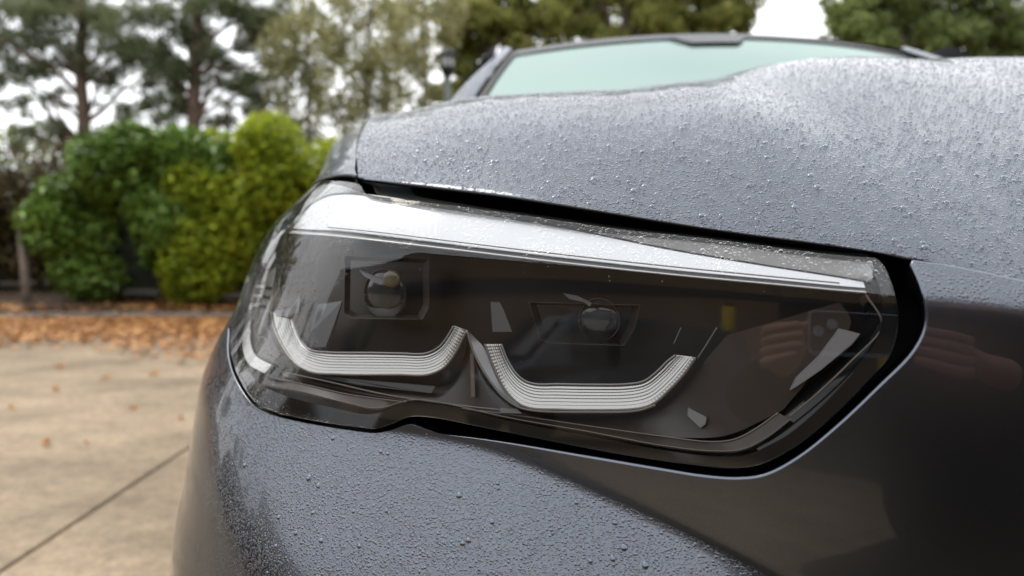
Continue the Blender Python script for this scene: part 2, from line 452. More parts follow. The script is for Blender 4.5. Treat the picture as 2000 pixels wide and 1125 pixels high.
def rim(name, path, mat, parent, profile, side=1., off=0., ramp=1.):
    """a rolled edge along path in (a, z); profile rows of (inwards, backwards)"""
    path = np.asarray(path); P = S(path[:, 0], path[:, 1]); N = nrm(path[:, 0], path[:, 1])
    T = np.gradient(P, axis=0); T /= np.linalg.norm(T, axis=1, keepdims=True)
    I = np.cross(N, T) * side
    G = np.stack([P + I * i * np.reshape(ramp, (-1, 1)) - N * (b + off) for i, b in profile])
    return grid_mesh(name, G, mat, parent)

def ribbon(name, pa, pb, mat, parent, da=0., db=None, n=120, m=2, kind=None, smooth=True):
    """a strip between two pixel polylines lying da and db metres behind the skin"""
    db = da if db is None else db
    A_ = resamp(pa, n); B_ = resamp(pb, n)
    rows = []
    for k in range(m):
        t = k / (m - 1); Q = A_ * (1 - t) + B_ * t
        rows.append(hit(Q[:, 0], Q[:, 1], da * (1 - t) + db * t)[0])
    return grid_mesh(name, np.stack(rows), mat, parent, smooth=smooth, kind=kind)

def lip(name, pts, r, mat, parent, d=0., n=90, seg=8):
    Q = resamp(cat_rom(pts, 6), n); P = hit(Q[:, 0], Q[:, 1], d)[0]
    return tube(name, P, r, mat, parent, seg)

def plate(name, pix, mat, parent, d, thick=.002, dd=None):
    """a small flat piece: pixel outline, each corner at depth d (or its own dd), given real thickness"""
    pix = np.asarray(pix, float); dd = np.full(len(pix), d) if dd is None else np.asarray(dd, float)
    P = hit(pix[:, 0], pix[:, 1], dd)[0]; Q = P + np.array([0, thick, 0]); n = len(P)
    F = [tuple(range(n))[::-1], tuple(range(n, 2 * n))] + [(i, (i + 1) % n, n + (i + 1) % n, n + i) for i in range(n)]
    return mesh(name, np.vstack([P, Q]), F, mat, parent, smooth=False)

car = empty('parked_car', (.65, 2.2, 0))
tag(car, 'slate blue metallic SUV wet with rain, its headlight filling the view', 'car')
class _Off: pass
def P_(o):                                   # keep world coordinates of a mesh built before parenting
    return o
hl = empty('headlight', (0, 0, 0)); hl.parent = car; hl.matrix_parent_inverse.identity()
car.location = (0, 0, 0)
hl['label'] = 'clear headlight with two white U shaped light guides'

# ---- outlines, read from the photograph and laid on the nose
LB = [(452, 640), (450, 680), (458, 715), (472, 747), (497, 783), (530, 802), (580, 815), (640, 826), (700, 834), (735, 837),
      (765, 828), (800, 814), (850, 816), (920, 830), (1000, 846), (1200, 885), (1340, 906), (1440, 914), (1490, 905), (1560, 868),
      (1640, 800), (1700, 738), (1736, 698), (1752, 650), (1753, 600), (1742, 555), (1725, 518), (1710, 504)]
LT = [(1710, 504), (1600, 494), (1400, 468), (1200, 446), (1000, 417), (850, 397), (725, 381), (712, 376), (704, 362), (690, 357), (665, 354), (630, 353)]
lens_bot = az(cat_rom(LB, 6)); lens_top = az(cat_rom(LT, 8))
a0, z0 = lens_top[-1]; a1, z1 = lens_bot[0]
wrap = cat_rom([(a0, z0), (a0 - .05, z0 - .003), (a0 - .11, z0 - .025), (min(a0, a1) - .11, .975), (min(a0, a1) - .10, .93), (a1 - .035, .893), (a1, z1)], 8)[1:-1]
lens_poly = np.vstack([lens_bot, lens_top[1:], wrap])
lens = skin('lens', lens_poly, M['lens'], hl, step=.0045, fine=(-.008, .035, .0011, .006))
closed = np.vstack([lens_poly, lens_poly[:1]])
rim('lens_edge', closed, M['black_gloss'], hl, [(0, 0), (-.0006, .0006), (-.0006, .016)], side=-1.)

# aperture in the paint
AB = [(446, 600), (446, 640), (444, 685), (451, 720), (466, 753), (493, 790), (530, 810), (580, 823), (640, 834), (700, 843), (735, 846),
      (765, 840), (800, 829), (830, 838), (860, 847), (930, 857), (1005, 869), (1150, 895), (1295, 920), (1370, 932), (1440, 937), (1495, 930), (1560, 896),
      (1640, 832), (1720, 756), (1785, 690), (1810, 642), (1812, 600), (1802, 555), (1790, 526), (1783, 511)]
ap = az(cat_rom(AB[1:], 6))
b0 = ap[0]
wrapo = wrap[::-1].copy()
wc = lens_poly.mean(0)
dirs = wrapo - np.array([wc[0], wc[1]]); dirs /= np.linalg.norm(dirs, axis=1, keepdims=True)
wrapo = wrapo + dirs * .0035
# top edge of the nose panel to the right of the lamp
TE = az(cat_rom([(1783, 511), (1850, 520), (1925, 535), (2000, 551), (2060, 566)], 5))
tc_a = np.linspace(TE[-1, 0] + .02, 1.10, 30); tc_z = np.full(30, TE[-1, 1]) - .004
wsel = wrapo[wrapo[:, 1] > b0[1] + .004]
A_SIDE = -.66
bump_poly = np.vstack([ap, TE[1:], np.stack([tc_a, tc_z], -1),
                       np.stack([np.full(20, 1.10), np.linspace(tc_z[-1], .34, 21)[1:]], -1),
                       np.stack([np.linspace(1.10, A_SIDE, 60)[1:], np.full(59, .34)], -1),
                       np.stack([np.full(24, A_SIDE), np.linspace(.34, wsel[-1, 1], 25)[1:]], -1),
                       wsel[::-1]])
bumper = skin('front_bumper', bump_poly, M['paint'], car, step=.006)
rim('bumper_edge', ap[:76], M['paint_dry'], bumper, [(0, 0), (.0005, .0006), (.0007, .004), (.0008, .022)], side=1.)
rim('bumper_edge', np.vstack([ap[75:], TE[1:]]), M['paint_dry'], bumper,
    [(0, 0), (.0009, .0002), (.0017, .0009), (.0024, .0019), (.0028, .0035), (.0030, .008), (.0031, .022)], side=1., ramp=np.clip(np.arange(len(ap[75:]) + len(TE[1:])) / 22., .15, 1))

# dark liner behind the gaps, black in place of the unlit void
la = np.linspace(-.38, .80, 90); lz = np.linspace(0, 1, 40)
LA2, LZ2 = np.meshgrid(la, lz)
xx = S(LA2, LZ2 * 0 + .95)[..., 0]
ZT = zline(xx) + .074
G = SN(LA2, .60 + (ZT - .60) * LZ2, np.full(LA2.shape, .11))
grid_mesh('void_sheet', G, M['black'], car)
# slam panel: dark shelf between lamp top and bonnet edge
# ---- inside the lamp
skin('housing', lens_poly, M['housing'], hl, step=.008, off=.062)
pw = closed
Pn = SN(pw[:, 0], pw[:, 1], np.full(len(pw), .014)); Pf = SN(pw[:, 0], pw[:, 1], np.full(len(pw), .062))
grid_mesh('housing_wall', np.stack([Pn, Pn * .5 + Pf * .5, Pf]), M['housing'], hl)

# black print round the edge of the lens
FI = [(474, 690), (484, 722), (512, 752), (560, 774), (640, 794), (715, 809), (742, 806), (775, 793), (805, 786), (850, 789), (1000, 823), (1200, 861),
      (1340, 886), (1440, 891), (1482, 880), (1540, 848), (1620, 778), (1688, 700), (1716, 655), (1724, 600), (1716, 556), (1700, 520)]
fo = [(458, 700)] + LB[3:-1] + [(1716, 508)]
ribbon('lens_border', cat_rom(fo, 6), cat_rom(FI, 6), M['black_gloss'], hl, .004, .006, n=240)
# right hand end of the bezel, broad gloss black
ribbon('bezel_end', cat_rom([(1700, 520), (1724, 600), (1716, 655), (1688, 700), (1620, 778), (1540, 848), (1482, 880)], 6),
       cat_rom([(1672, 575), (1690, 620), (1680, 655), (1640, 700), (1560, 770), (1490, 820), (1440, 850)], 6), M['black_gloss'], hl, .007, .022, n=100)

# silver reflector added to brighten the lens top, in two steps with a dark joint
SL = [(566, 455), (598, 457), (640, 460), (720, 468), (900, 489), (1100, 513), (1300, 535), (1500, 554), (1640, 567), (1692, 571)]
SM = [(572, 447), (603, 449), (650, 451), (725, 459), (905, 481), (1105, 505), (1305, 527), (1505, 546), (1640, 559), (1690, 563)]
SU = [(588, 425), (612, 398), (650, 382), (725, 384), (905, 414), (1105, 447), (1305, 488), (1505, 522), (1640, 543), (1686, 551)]
def off(P, dy): return [(x, y + dy) for x, y in P]
ribbon('reflector_strip', cat_rom(off(SM, 3), 6), cat_rom(SL, 6), M['silver'], hl, .010, .004, n=160, m=4)
ribbon('reflector_shelf', cat_rom(off(SM, -1), 6), cat_rom(SU, 6), M['silver'], hl, .006, .009, n=160, m=8)
ST = [(596, 396), (628, 362), (670, 363), (725, 385), (905, 407), (1105, 434), (1350, 465), (1600, 499), (1700, 512), (1704, 545)]
ribbon('upper_cover', cat_rom([(586, 418), (612, 394), (650, 378), (725, 380), (905, 410), (1105, 443), (1305, 484), (1505, 518), (1640, 539), (1690, 548)], 6), cat_rom(ST, 6), M['cover'], hl, .012, .006, n=160, m=5)
lip('reflector_edge', SL, .0008, M['silver'], hl, .004, n=160)
lip('lens_bead', [(640, 444), (725, 452), (905, 474), (1105, 498), (1305, 520), (1505, 540), (1640, 553)], .0006, M['lip'], hl, .002, n=160)

# ribbed U shaped light guides
def light_guide(outer, inner, d_out, d_in, nl, nr, name='light_guide', label=None):
    n = nl
    O = resamp(cat_rom(outer, 8), n); I = resamp(cat_rom(inner, 8), n)
    m = nr
    G = []
    for k in range(m):
        t = k / (m - 1)
        Q = O * (1 - t) + I * t
        # a trough: falls away from the outer edge, with ridges along and across
        prof_ = d_out + (d_in - d_out) * t ** 1.3
        ridge = .0009 * (k % 2)
        s = np.arange(n)
        cross = .00022 * ((s % 4) < 2)
        P = hit(Q[:, 0], Q[:, 1], prof_ + ridge * 1.0 + cross * (0.35 + .65 * (t > .45)))[0]
        G.append(P)
    o = grid_mesh(name, np.stack(G), M['guide'], hl, smooth=False)
    if label: o['label'] = label
    # dark lip round the outside, pale lip on the inner edge
    Po = hit(O[:, 0], O[:, 1], np.full(n, d_out - .001))[0]
    tube('guide_lip', Po[::2], .0011, M['lip'], o, 8)
    Pi = hit(I[:, 0], I[:, 1], np.full(n, d_in - .001))[0]
    tube('guide_lip', Pi[::2], .0009, M['satin'], o, 8)
    # fine ribs along the guide, greyer inwards to imitate its falling brightness
    for t, rr, mm in ((.18, .00014, 'satin'), (.32, .00016, 'satin'), (.46, .00020, 'satin'), (.58, .00024, 'grey'), (.70, .00026, 'grey'), (.82, .00030, 'grey')):
        Q = O * (1 - t) + I * t
        Pr = hit(Q[:, 0], Q[:, 1], np.full(n, d_out + (d_in - d_out) * t ** 1.3 - .0003))[0]
        tube('guide_rib', Pr[::2], rr, M[mm], o, 5)
    # wall behind the outer edge
    Q2 = hit(O[:, 0], O[:, 1], np.full(n, d_out + .028))[0]
    grid_mesh('guide_wall', np.stack([Po, Q2]), M['bezel'], o)
    return o
G1o = [(529, 609), (535, 640), (554, 681), (577, 710), (608, 727), (660, 731), (710, 732), (780, 732), (835, 732), (866, 719), (887, 694), (913, 645)]
G1i = [(571, 622), (579, 648), (592, 672), (608, 684), (640, 688), (680, 689), (720, 689), (780, 690), (832, 690), (858, 677), (876, 654), (886, 636)]
light_guide(G1o, G1i, .012, .0225, 300, 13, label='wide U shaped light guide nearest the corner')
G2o = [(947, 672), (962, 712), (982, 755), (1008, 785), (1034, 797), (1090, 800), (1150, 801), (1246, 798), (1277, 788), (1310, 759), (1339, 727), (1359, 698)]
G2i = [(979, 672), (990, 700), (1006, 727), (1024, 743), (1048, 750), (1090, 750), (1150, 751), (1225, 750), (1258, 744), (1286, 723), (1304, 705), (1320, 693)]
light_guide(G2o, G2i, .010, .0200, 300, 13, label='U shaped light guide nearer the grille')

# smooth blade beside the second guide
ribbon('blade', cat_rom([(913, 645), (932, 700), (958, 745), (990, 780), (1015, 794)], 8), cat_rom([(918, 650), (946, 680), (966, 722), (990, 765), (1012, 788)], 8), M['satin'], hl, .004, .010, n=60, m=3)
lip('blade_edge', [(912, 646), (922, 680), (944, 724), (976, 768), (1005, 791), (1034, 801), (1150, 805), (1246, 802), (1280, 791)], .0010, M['lip'], hl, .004)
plate('blade', [(958, 590), (976, 591), (984, 606), (1000, 648), (962, 648)], M['grey'], hl, .028, .004)
plate('blade', [(620, 596), (668, 588), (654, 640), (636, 678), (598, 680), (606, 650)], M['grey'], hl, .036, .004, dd=[.036, .040, .040, .036, .030, .030])
plate('blade', [(533, 607), (566, 603), (586, 576), (585, 610), (563, 617), (536, 619)], M['grey'], hl, .014, .003)

# bright position light at the outer corner
ribbon('position_light', cat_rom([(486, 596), (478, 640), (474, 680), (485, 710), (517, 729)], 8), cat_rom([(492, 596), (489, 640), (489, 668), (500, 695), (531, 713)], 8), M['guide'], hl, .008, .012, n=60, m=4)
plate('end_cap', [(519, 731), (533, 708), (540, 712), (546, 722), (530, 736)], M['black_gloss'], hl, .008, .003)
for x, y in ((499, 557), (494, 575), (488, 593)):
    plate('marker_rib', [(x, y), (x + 19, y + 1), (x + 19, y + 6), (x, y + 5)], M['silver'], hl, .012, .004)
# textured side reflector between them
ribbon('side_reflector', cat_rom([(512, 545), (500, 600), (496, 650), (503, 690), (532, 708)], 8), cat_rom([(540, 520), (530, 580), (524, 620), (530, 660), (548, 690)], 8), M['bezel'], hl, .016, .026, n=60, m=10)

# lower bezel: a shelf below the guides with two thin ridges
BL = [(520, 735), (600, 752), (680, 770), (850, 792), (985, 808), (1150, 832), (1300, 853), (1390, 863), (1435, 858), (1475, 838), (1520, 806)]
BM = [(508, 752), (590, 768), (680, 790), (740, 800), (800, 784), (850, 787), (1000, 820), (1150, 846), (1300, 874), (1400, 884), (1450, 880), (1500, 855), (1545, 820)]
ribbon('lower_bezel', cat_rom(BL, 6), cat_rom(BM, 6), M['bezel'], hl, .016, .008, n=160, m=6)
lip('bezel_ridge', BL, .0007, M['lip'], hl, .0155, n=160)
lip('bezel_ridge', off(BM, -3), .0005, M['lip'], hl, .0085, n=160)
lip('bezel_ridge', [(560, 728), (640, 745), (760, 772), (900, 792), (1000, 803)], .0009, M['lip'], hl, .015, n=90)
UB = [(548, 724), (640, 742), (700, 748), (800, 752), (880, 750), (905, 700), (915, 660), (935, 720), (970, 780), (1010, 806), (1150, 812), (1260, 808), (1320, 775), (1372, 710), (1420, 655)]
LBz = [(552, 735), (640, 755), (700, 768), (800, 783), (870, 790), (905, 796), (930, 800), (960, 804), (985, 808), (1040, 815), (1150, 832), (1260, 848), (1340, 855), (1420, 850), (1520, 806)]
ribbon('main_bezel', resamp(cat_rom(UB, 8), 240), resamp(cat_rom(LBz, 8), 240), M['bezel'], hl, .024, .015, n=240, m=8)
# right flank of the bezel rises to the corner
ribbon('bezel_flank', cat_rom([(1420, 655), (1450, 700), (1480, 750), (1520, 806)], 8), cat_rom([(1640, 590), (1662, 630), (1600, 715), (1530, 800)], 8), M['bezel'], hl, np.linspace(.024, .015, 60), .015, n=60, m=8)
plate('reflection_strip', [(1640, 642), (1680, 652), (1664, 672), (1604, 722), (1560, 752), (1544, 762), (1556, 738), (1600, 696)], M['satin'], hl, .012, .002)  # reflection on the bezel, modelled as a satin plate
lip('trim_edge', [(1690, 575), (1722, 625), (1718, 648), (1668, 700), (1600, 765), (1540, 815)], .0007, M['lip'], hl, .008)
plate('prism_reflector', [(1345, 797), (1380, 815), (1378, 828), (1368, 836), (1343, 812)], M['satin'], hl, .012, .003)
plate('clip', [(978, 797), (1010, 799), (1020, 808), (976, 806)], M['satin'], hl, .012, .003)
plate('bezel_slat', [(614, 734), (660, 738), (850, 755), (842, 768), (700, 752)], M['grey'], hl, .013, .002)
plate('bezel_post', [(918, 690), (925, 690), (928, 775), (920, 775)], M['lip'], hl, .012, .003)

# lamp modules
def module(frame, d, cx, cy, Rm, hood_pts, big=True, label=None):
    root = empty('lamp_module'); root.parent = hl
    if label: root['label'] = label
    Q = np.array(frame + frame[:1], float)
    Q = resamp(Q, 100); P = hit(Q[:, 0], Q[:, 1], np.full(100, d))[0]
    tube('module_frame', P, .0004, M['bezel'], root, 6)
    c = Q.mean(0); Qi = c + (Q - c) * .86
    Pi = hit(Qi[:, 0], Qi[:, 1], np.full(100, d + .020))[0]
    grid_mesh('module_wall', np.stack([P, Pi]), M['bezel'], root)
    # projector lens: a real glass dome in a ring
    C0 = hit(np.array([cx]), np.array([cy]), np.array([d + .012]))[0][0]
    n = nrm(*[np.array([v]) for v in az([(cx, cy)])[0]])[0]; n[2] = 0; n /= np.linalg.norm(n)
    u = np.cross(n, [0, 0, 1]); u /= np.linalg.norm(u); w = np.array([0, 0, 1.])
    rows = []
    for i in range(9):
        th = i / 8 * math.radians(70); rr = Rm * math.sin(th) / math.sin(math.radians(70)); hh = Rm * .45 * (math.cos(th) - math.cos(math.radians(70)))
        rows.append([C0 + n * hh + rr * (math.cos(p) * u + math.sin(p) * w) for p in np.linspace(0, 2 * math.pi, 41)])
    grid_mesh('projector_lens', np.array(rows), M['projector'], root)
    V, F = tube_vf([C0 + Rm * 1.06 * (math.cos(p) * u + math.sin(p) * w) for p in np.linspace(0, 2 * math.pi, 49)], .0012, 6)
    mesh('projector_ring', V, F, M['bezel'], root)
    # bright crescent below, the projector's reflection built as a strip
    th = np.linspace(math.pi * 1.12, math.pi * 1.88, 30)
    o_ = [C0 + n * .002 + Rm * 1.02 * (math.cos(p) * u + math.sin(p) * w) for p in th]
    i_ = [C0 + n * .006 + Rm * (.98 - .42 * math.sin((p - th[0]) / (th[-1] - th[0]) * math.pi)) * (math.cos(p) * u + math.sin(p) * w) for p in th]
    grid_mesh('reflection_crescent', np.array([o_, i_]), M['satin'] if big else M['bezel'], root)
    return root
M['projector'] = pmat('projector_glass', (.03, .034, .038), .10, spec=.5, coat=.3)[0]
M['bulb'] = pmat('pale_yellow_bulb', (.10, .082, .05), .3, coat=.5)[0]
m1 = module([(674, 500), (838, 505), (838, 600), (826, 624), (690, 622), (672, 612)], .030, 752, 575, .023, None, label='projector module with a pale yellow bulb')
m2 = module([(1033, 590), (1250, 596), (1240, 640), (1218, 675), (1070, 670), (1054, 662)], .030, 1170, 625, .017, None, big=False, label='projector module behind the second light guide')
C0 = hit(np.array([766.]), np.array([545.]), np.array([.024]))[0][0]
V, F = [], []
rows = [[C0 + .0085 * np.array([math.sin(t) * math.cos(p), -math.cos(t) * .5, math.sin(t) * math.sin(p)]) for p in np.linspace(0, 2 * math.pi, 25)] for t in np.linspace(.02, 1.57, 8)]
grid_mesh('bulb', np.array(rows), M['bulb'], m1)
plate('glint_bar', [(701, 527), (712, 530), (757, 550), (767, 558), (742, 556), (712, 540)], M['grey'], m1, .022, .002)  # glints on the modules, modelled as grey plates
plate('glint_bar', [(1100, 573), (1128, 578), (1156, 592), (1152, 599), (1140, 590), (1112, 584)], M['grey'], m2, .022, .002)
lip('module_line', [(1400, 640), (1378, 676), (1362, 700)], .0006, M['lip'], hl, .022, n=20)
lip('module_line', [(1330, 640), (1316, 672)], .0006, M['lip'], hl, .030, n=12)

# ------------------------------------------------------------------ bonnet
EP = np.array([(700, 345), (715, 347), (760, 352), (850, 362), (1000, 380), (1150, 404), (1300, 429), (1450, 452), (1600, 471), (1740, 491), (1870, 517), (2000, 549), (2100, 575)], float)
EW = hit(EP[:, 0], EP[:, 1])[0]
EW[:, 1] += .010
exx = np.linspace(EW[0, 0], .65, 160)
def sm(v, k=9):
    w = np.hanning(k + 2)[1:-1]; w /= w.sum(); return np.convolve(np.pad(v, k // 2, mode='reflect', reflect_type='odd'), w, 'valid')
tail_x = np.array([.50, .65]); 
ey = np.interp(exx, np.r_[EW[:, 0], .65], np.r_[EW[:, 1], EW[-1, 1] - .03])
ez = np.interp(exx, np.r_[EW[:, 0], .65], np.r_[EW[:, 2], EW[-1, 2] - .012])
ey, ez = sm(ey, 15), sm(ez, 15)
def edge_y(x): x = np.where(x > .65, 1.3 - x, x); return np.interp(x, exx, ey)
def edge_z(x): x = np.where(x > .65, 1.3 - x, x); return np.interp(x, exx, ez)
GXY = [(.80, -.1650), (.86, -.1755), (.92, -.187), (1.0, -.199), (1.15, -.216), (1.3, -.231), (1.6, -.255)]
XL0 = float(EW[0, 0])
def gap_x(y): return np.interp(y, [g[0] for g in GXY], [g[1] for g in GXY])
HL = .78
SX = np.linspace(-.30, .70, 201)
_sv = np.interp(SX, [-.30, -.172, -.10, -.05, 0, .08, .15, .26, .40, .65, .7], [.085, .062, .050, .033, .021, .006, -.006, -.017, -.006, .014, .014])
_k = np.hanning(19); _k /= _k.sum(); SV = np.convolve(np.pad(_sv, 9, mode='edge'), _k, 'valid')
_dv = np.interp(SX, [-.30, .18, .22, .26, .33, .40, .47, .53, .61, .65, .7], [0, 0, .003, .010, .043, .078, .104, .117, .126, .127, .127])
_k2 = np.hanning(33); _k2 /= _k2.sum(); DV = np.convolve(np.pad(_dv, 16, mode='edge'), _k2, 'valid')
def bonnet_z(x, q):
    """height of the bonnet q metres behind its front edge"""
    xm = np.where(x > .65, 1.3 - x, x)
    z = edge_z(x) + .250 * (1 - np.exp(-q / .36)) 
    z = z + np.interp(xm, SX, DV) * (.75 * sstep(-.05, .72, q) + .25 * sstep(.22, .72, q) - .75 * sstep(-.05, .72, 0.))
    z = z - np.interp(xm, SX, SV) * (1 - np.exp(-q / .2)) / .83
    return z
NX, NQ = 190, 130
u = np.linspace(0, 1, NX); qs = (np.linspace(0, 1, NQ)) * HL
U, Q = np.meshgrid(u, qs)
yl = EW[0, 1] + Q                                        # along the left gap
xl = gap_x(yl); xr = 1.3 - xl
X = xl + (xr - xl) * U
Y = edge_y(np.clip(XL0 + (1.3 - 2 * XL0) * U, XL0, 1.3 - XL0)) * (1 - Q / HL) + (edge_y(np.clip(XL0 + (1.3 - 2 * XL0) * U, XL0, 1.3 - XL0)) * .25 + 1.25) * (Q / HL)
Xe = XL0 + (1.3 - 2 * XL0) * U
Z = bonnet_z(Xe, Q)
Gh = np.stack([X, Y, Z], -1)
# rolled front edge
front = []
for dy, dz in ((.016, -.0036), (.002, -.0032), (.0000, -.0026), (-.0006, -.0015), (-.0004, -.0005)):
    r = Gh[0].copy(); r[:, 1] += dy; r[:, 2] += dz; front.append(r)
Gh = np.concatenate([np.array(front), Gh])
# rolled left and right edges
def side(Gr, j, s):
    c = []
    for dx, dz in ((0.0005, -.014), (-.0006, -.006), (-.0004, -.0012)):
        r = Gr[:, j].copy(); r[:, 0] += s * dx; r[:, 2] += dz; c.append(r)
    return c
L = side(Gh, 0, 1); R = side(Gh, -1, -1)
Gh = np.concatenate([np.stack(L, 1), Gh, np.stack(R[::-1], 1)], 1)
bonnet = grid_mesh('bonnet', Gh, M['bonnet_paint'], car)

# ------------------------------------------------------------------ front wing: from the bonnet gap over and down the side
FA = np.array([(697, 345), (690, 342), (675, 341), (655, 343), (638, 347), (624, 352)], float)
fp = hit(FA[:, 0], FA[:, 1] )[0]
fa = az(FA)
tail = cat_rom([fa[-1], (fa[-1, 0] - .06, fa[-1, 1] - .002), (-.50, 1.035), (-.56, 1.00), (-.60, .95), (A_SIDE + .004, .90)], 8)
tail2 = np.stack([np.full(16, A_SIDE + .003), np.linspace(.89, .34, 16)], -1)
fr = np.vstack([resamp(np.vstack([cat_rom(fa, 6), tail[1:]]), 60), tail2])
F0 = S(fr[:, 0], fr[:, 1]); F0[:, 1] += .003
nv = len(F0); v = np.clip(np.linspace(0, 1, nv) * nv / 60., 0, 1)
es = np.r_[0, .004, np.linspace(.02, .95, 70)]
rowsF = []
gz0 = F0[0, 2]
for e in es:
    y0 = F0[0, 1] + e
    dxg = (gap_x(y0) - .0045) - (gap_x(F0[0, 1]) - .0045) - .004 * min(1, e / .03)
    qh = max(e, 0)
    dzg = float(bonnet_z(np.array(XL0), np.array(qh)) - bonnet_z(np.array(XL0), np.array(0.)))
    w0 = 1 - sstep(0, 1, v)
    bulge = np.sin(np.clip(v, 0, 1) * math.pi)
    dx = dxg * w0 - .05 * sstep(0, .5, e) * sstep(0, .6, v)
    dz = dzg * (w0 ** .7) * .97 + .010 * bulge * sstep(.1, .5, e)
    r = F0.copy(); r[:, 0] += dx; r[:, 1] += e; r[:, 2] += dz * (v < 1)
    rowsF.append(r)
rowsF = np.array(rowsF)
pre = rowsF[0].copy(); pre[:, 1] += .012; pre[:, 0] += .004; pre[:, 2] -= .008
gapside = rowsF[:, 0].copy(); gapside[:, 2] -= .014
wing = grid_mesh('front_wing', rowsF, M['paint'], car)
grid_mesh('wing_edge', np.stack([gapside, rowsF[:, 0]], 1), M['black'], wing)
grid_mesh('wing_edge', np.stack([rowsF[0], pre]), M['black'], wing)
# black seal along wing and lamp
sealP = S(fr[:50, 0], fr[:50, 1]); 
tube('lamp_seal', sealP + np.array([0, -.001, -.001]), .0022, M['black'], car, 6)
# dark sheet under the shut lines so that no daylight shows through
gl = np.linspace(.80, 1.6, 30)
grid_mesh('gap_liner', np.stack([np.stack([gap_x(gl) + dx_, gl, bonnet_z(np.full(30, XL0), np.clip(gl - EW[0, 1], 0, 1)) - .016 - dz_], -1) for dx_, dz_ in ((-.03, .035), (-.012, .004), (.012, .004), (.06, .03))]), M['black'], car)

# ------------------------------------------------------------------ cabin, far side, wheels
M['screen'] = bpy.data.materials.new('coated_windscreen_glass'); M['screen'].use_nodes = True
nt = M['screen'].node_tree; nt.nodes.clear()
o_ = nd(nt, 'ShaderNodeOutputMaterial'); mx = nd(nt, 'ShaderNodeMixShader'); gl_ = nd(nt, 'ShaderNodeBsdfGlossy'); df = nd(nt, 'ShaderNodeBsdfPrincipled')
gl_.inputs[0].default_value = (.33, .43, .39, 1); gl_.inputs['Roughness'].default_value = .12
df.inputs['Base Color'].default_value = (.24, .32, .29, 1); df.inputs['Roughness'].default_value = .2
mx.inputs[0].default_value = .72
nt.links.new(df.outputs[0], mx.inputs[1]); nt.links.new(gl_.outputs[0], mx.inputs[2]); nt.links.new(mx.outputs[0], o_.inputs[0])
M['frit'] = pmat('grey_screen_band', (.10, .103, .108), .5, spec=.4)[0]
M['roofpaint'] = wet_paint('slate_metallic_paint_far', (.100, .114, .142), wet=1.0, s1=260.)

XC = .65
def sym(x): return XC + x
# windscreen: bottom edge y 1.72, top edge y 2.45
def screen_pt(s, t):
    """s -1..1 across, t 0..1 up"""
    y = 1.66 + .66 * t + .16 * s * s * (1 - .35 * t)
    w = .745 - .13 * t
    z = 1.250 + .312 * t + .014 * math.sin(t * math.pi) - .03 * s * s
    return np.array([XC - .035 + w * s, y, z])
def screen_grid(s0, s1, t0, t1, n=40, m=20, d=0.):
    return np.array([[screen_pt(s0 + (s1 - s0) * i / (n - 1), t0 + (t1 - t0) * j / (m - 1)) + np.array([0, -d * .5, d]) for i in range(n)] for j in range(m)])
ws = grid_mesh('windscreen', screen_grid(-1, 1, -.12, 1), M['screen'], car)
grid_mesh('screen_band', screen_grid(-1, 1, .90, 1.0, 60, 5, .004), M['frit'], ws)
grid_mesh('screen_band', screen_grid(-1, -.965, -.12, 1.0, 4, 20, .004), M['black'], ws)
grid_mesh('screen_band', screen_grid(.965, 1, -.12, 1.0, 4, 20, .004), M['black'], ws)
pb = np.array([screen_pt(s, t) + np.array([0, -.004, .007]) for t, row in ((.76, (-.16, .04)), (.84, (-.20, .09)), (.92, (-.24, .12))) for s in np.linspace(row[0], row[1], 8)]).reshape(3, 8, 3)
grid_mesh('mirror_patch', pb, M['frit'], ws)
# pillars
for sgn in (-1, 1):
    rows = []
    for t in np.linspace(-.12, 1.0, 26):
        b = screen_pt(sgn * 1.0, t)
        wd = .105 - .045 * t
        rows.append([b + np.array([sgn * .000, -.006, .012]), b + np.array([sgn * wd * .35, .0, .020]), b + np.array([sgn * wd * .75, .03, .006]),
                     b + np.array([sgn * wd * 1.0, .07, -.025]), b + np.array([sgn * wd * 1.08, .12, -.07])])
    grid_mesh('windscreen_pillar', np.array(rows), M['roofpaint'], car)
# roof
rows = []
for j, t in enumerate(np.linspace(0, 1, 24)):
    yy = 2.32 + 1.9 * t
    r = []
    for s in np.linspace(-1.12, 1.12, 50):
        b = screen_pt(max(-1, min(1, s)), 1.0)
        ed = max(0, abs(s) - .86) / .26
        z = b[2] + .012 * min(1, t * 12) + .05 * math.sin(min(1, t * .9) * math.pi) - .05 * ed ** 2 - .02 * s * s * 0
        r.append([XC + .66 * s, b[1] + 1.9 * t - .004 + 0 * ed, z])
    rows.append(r)
grid_mesh('roof', np.array(rows), M['roofpaint'], car)
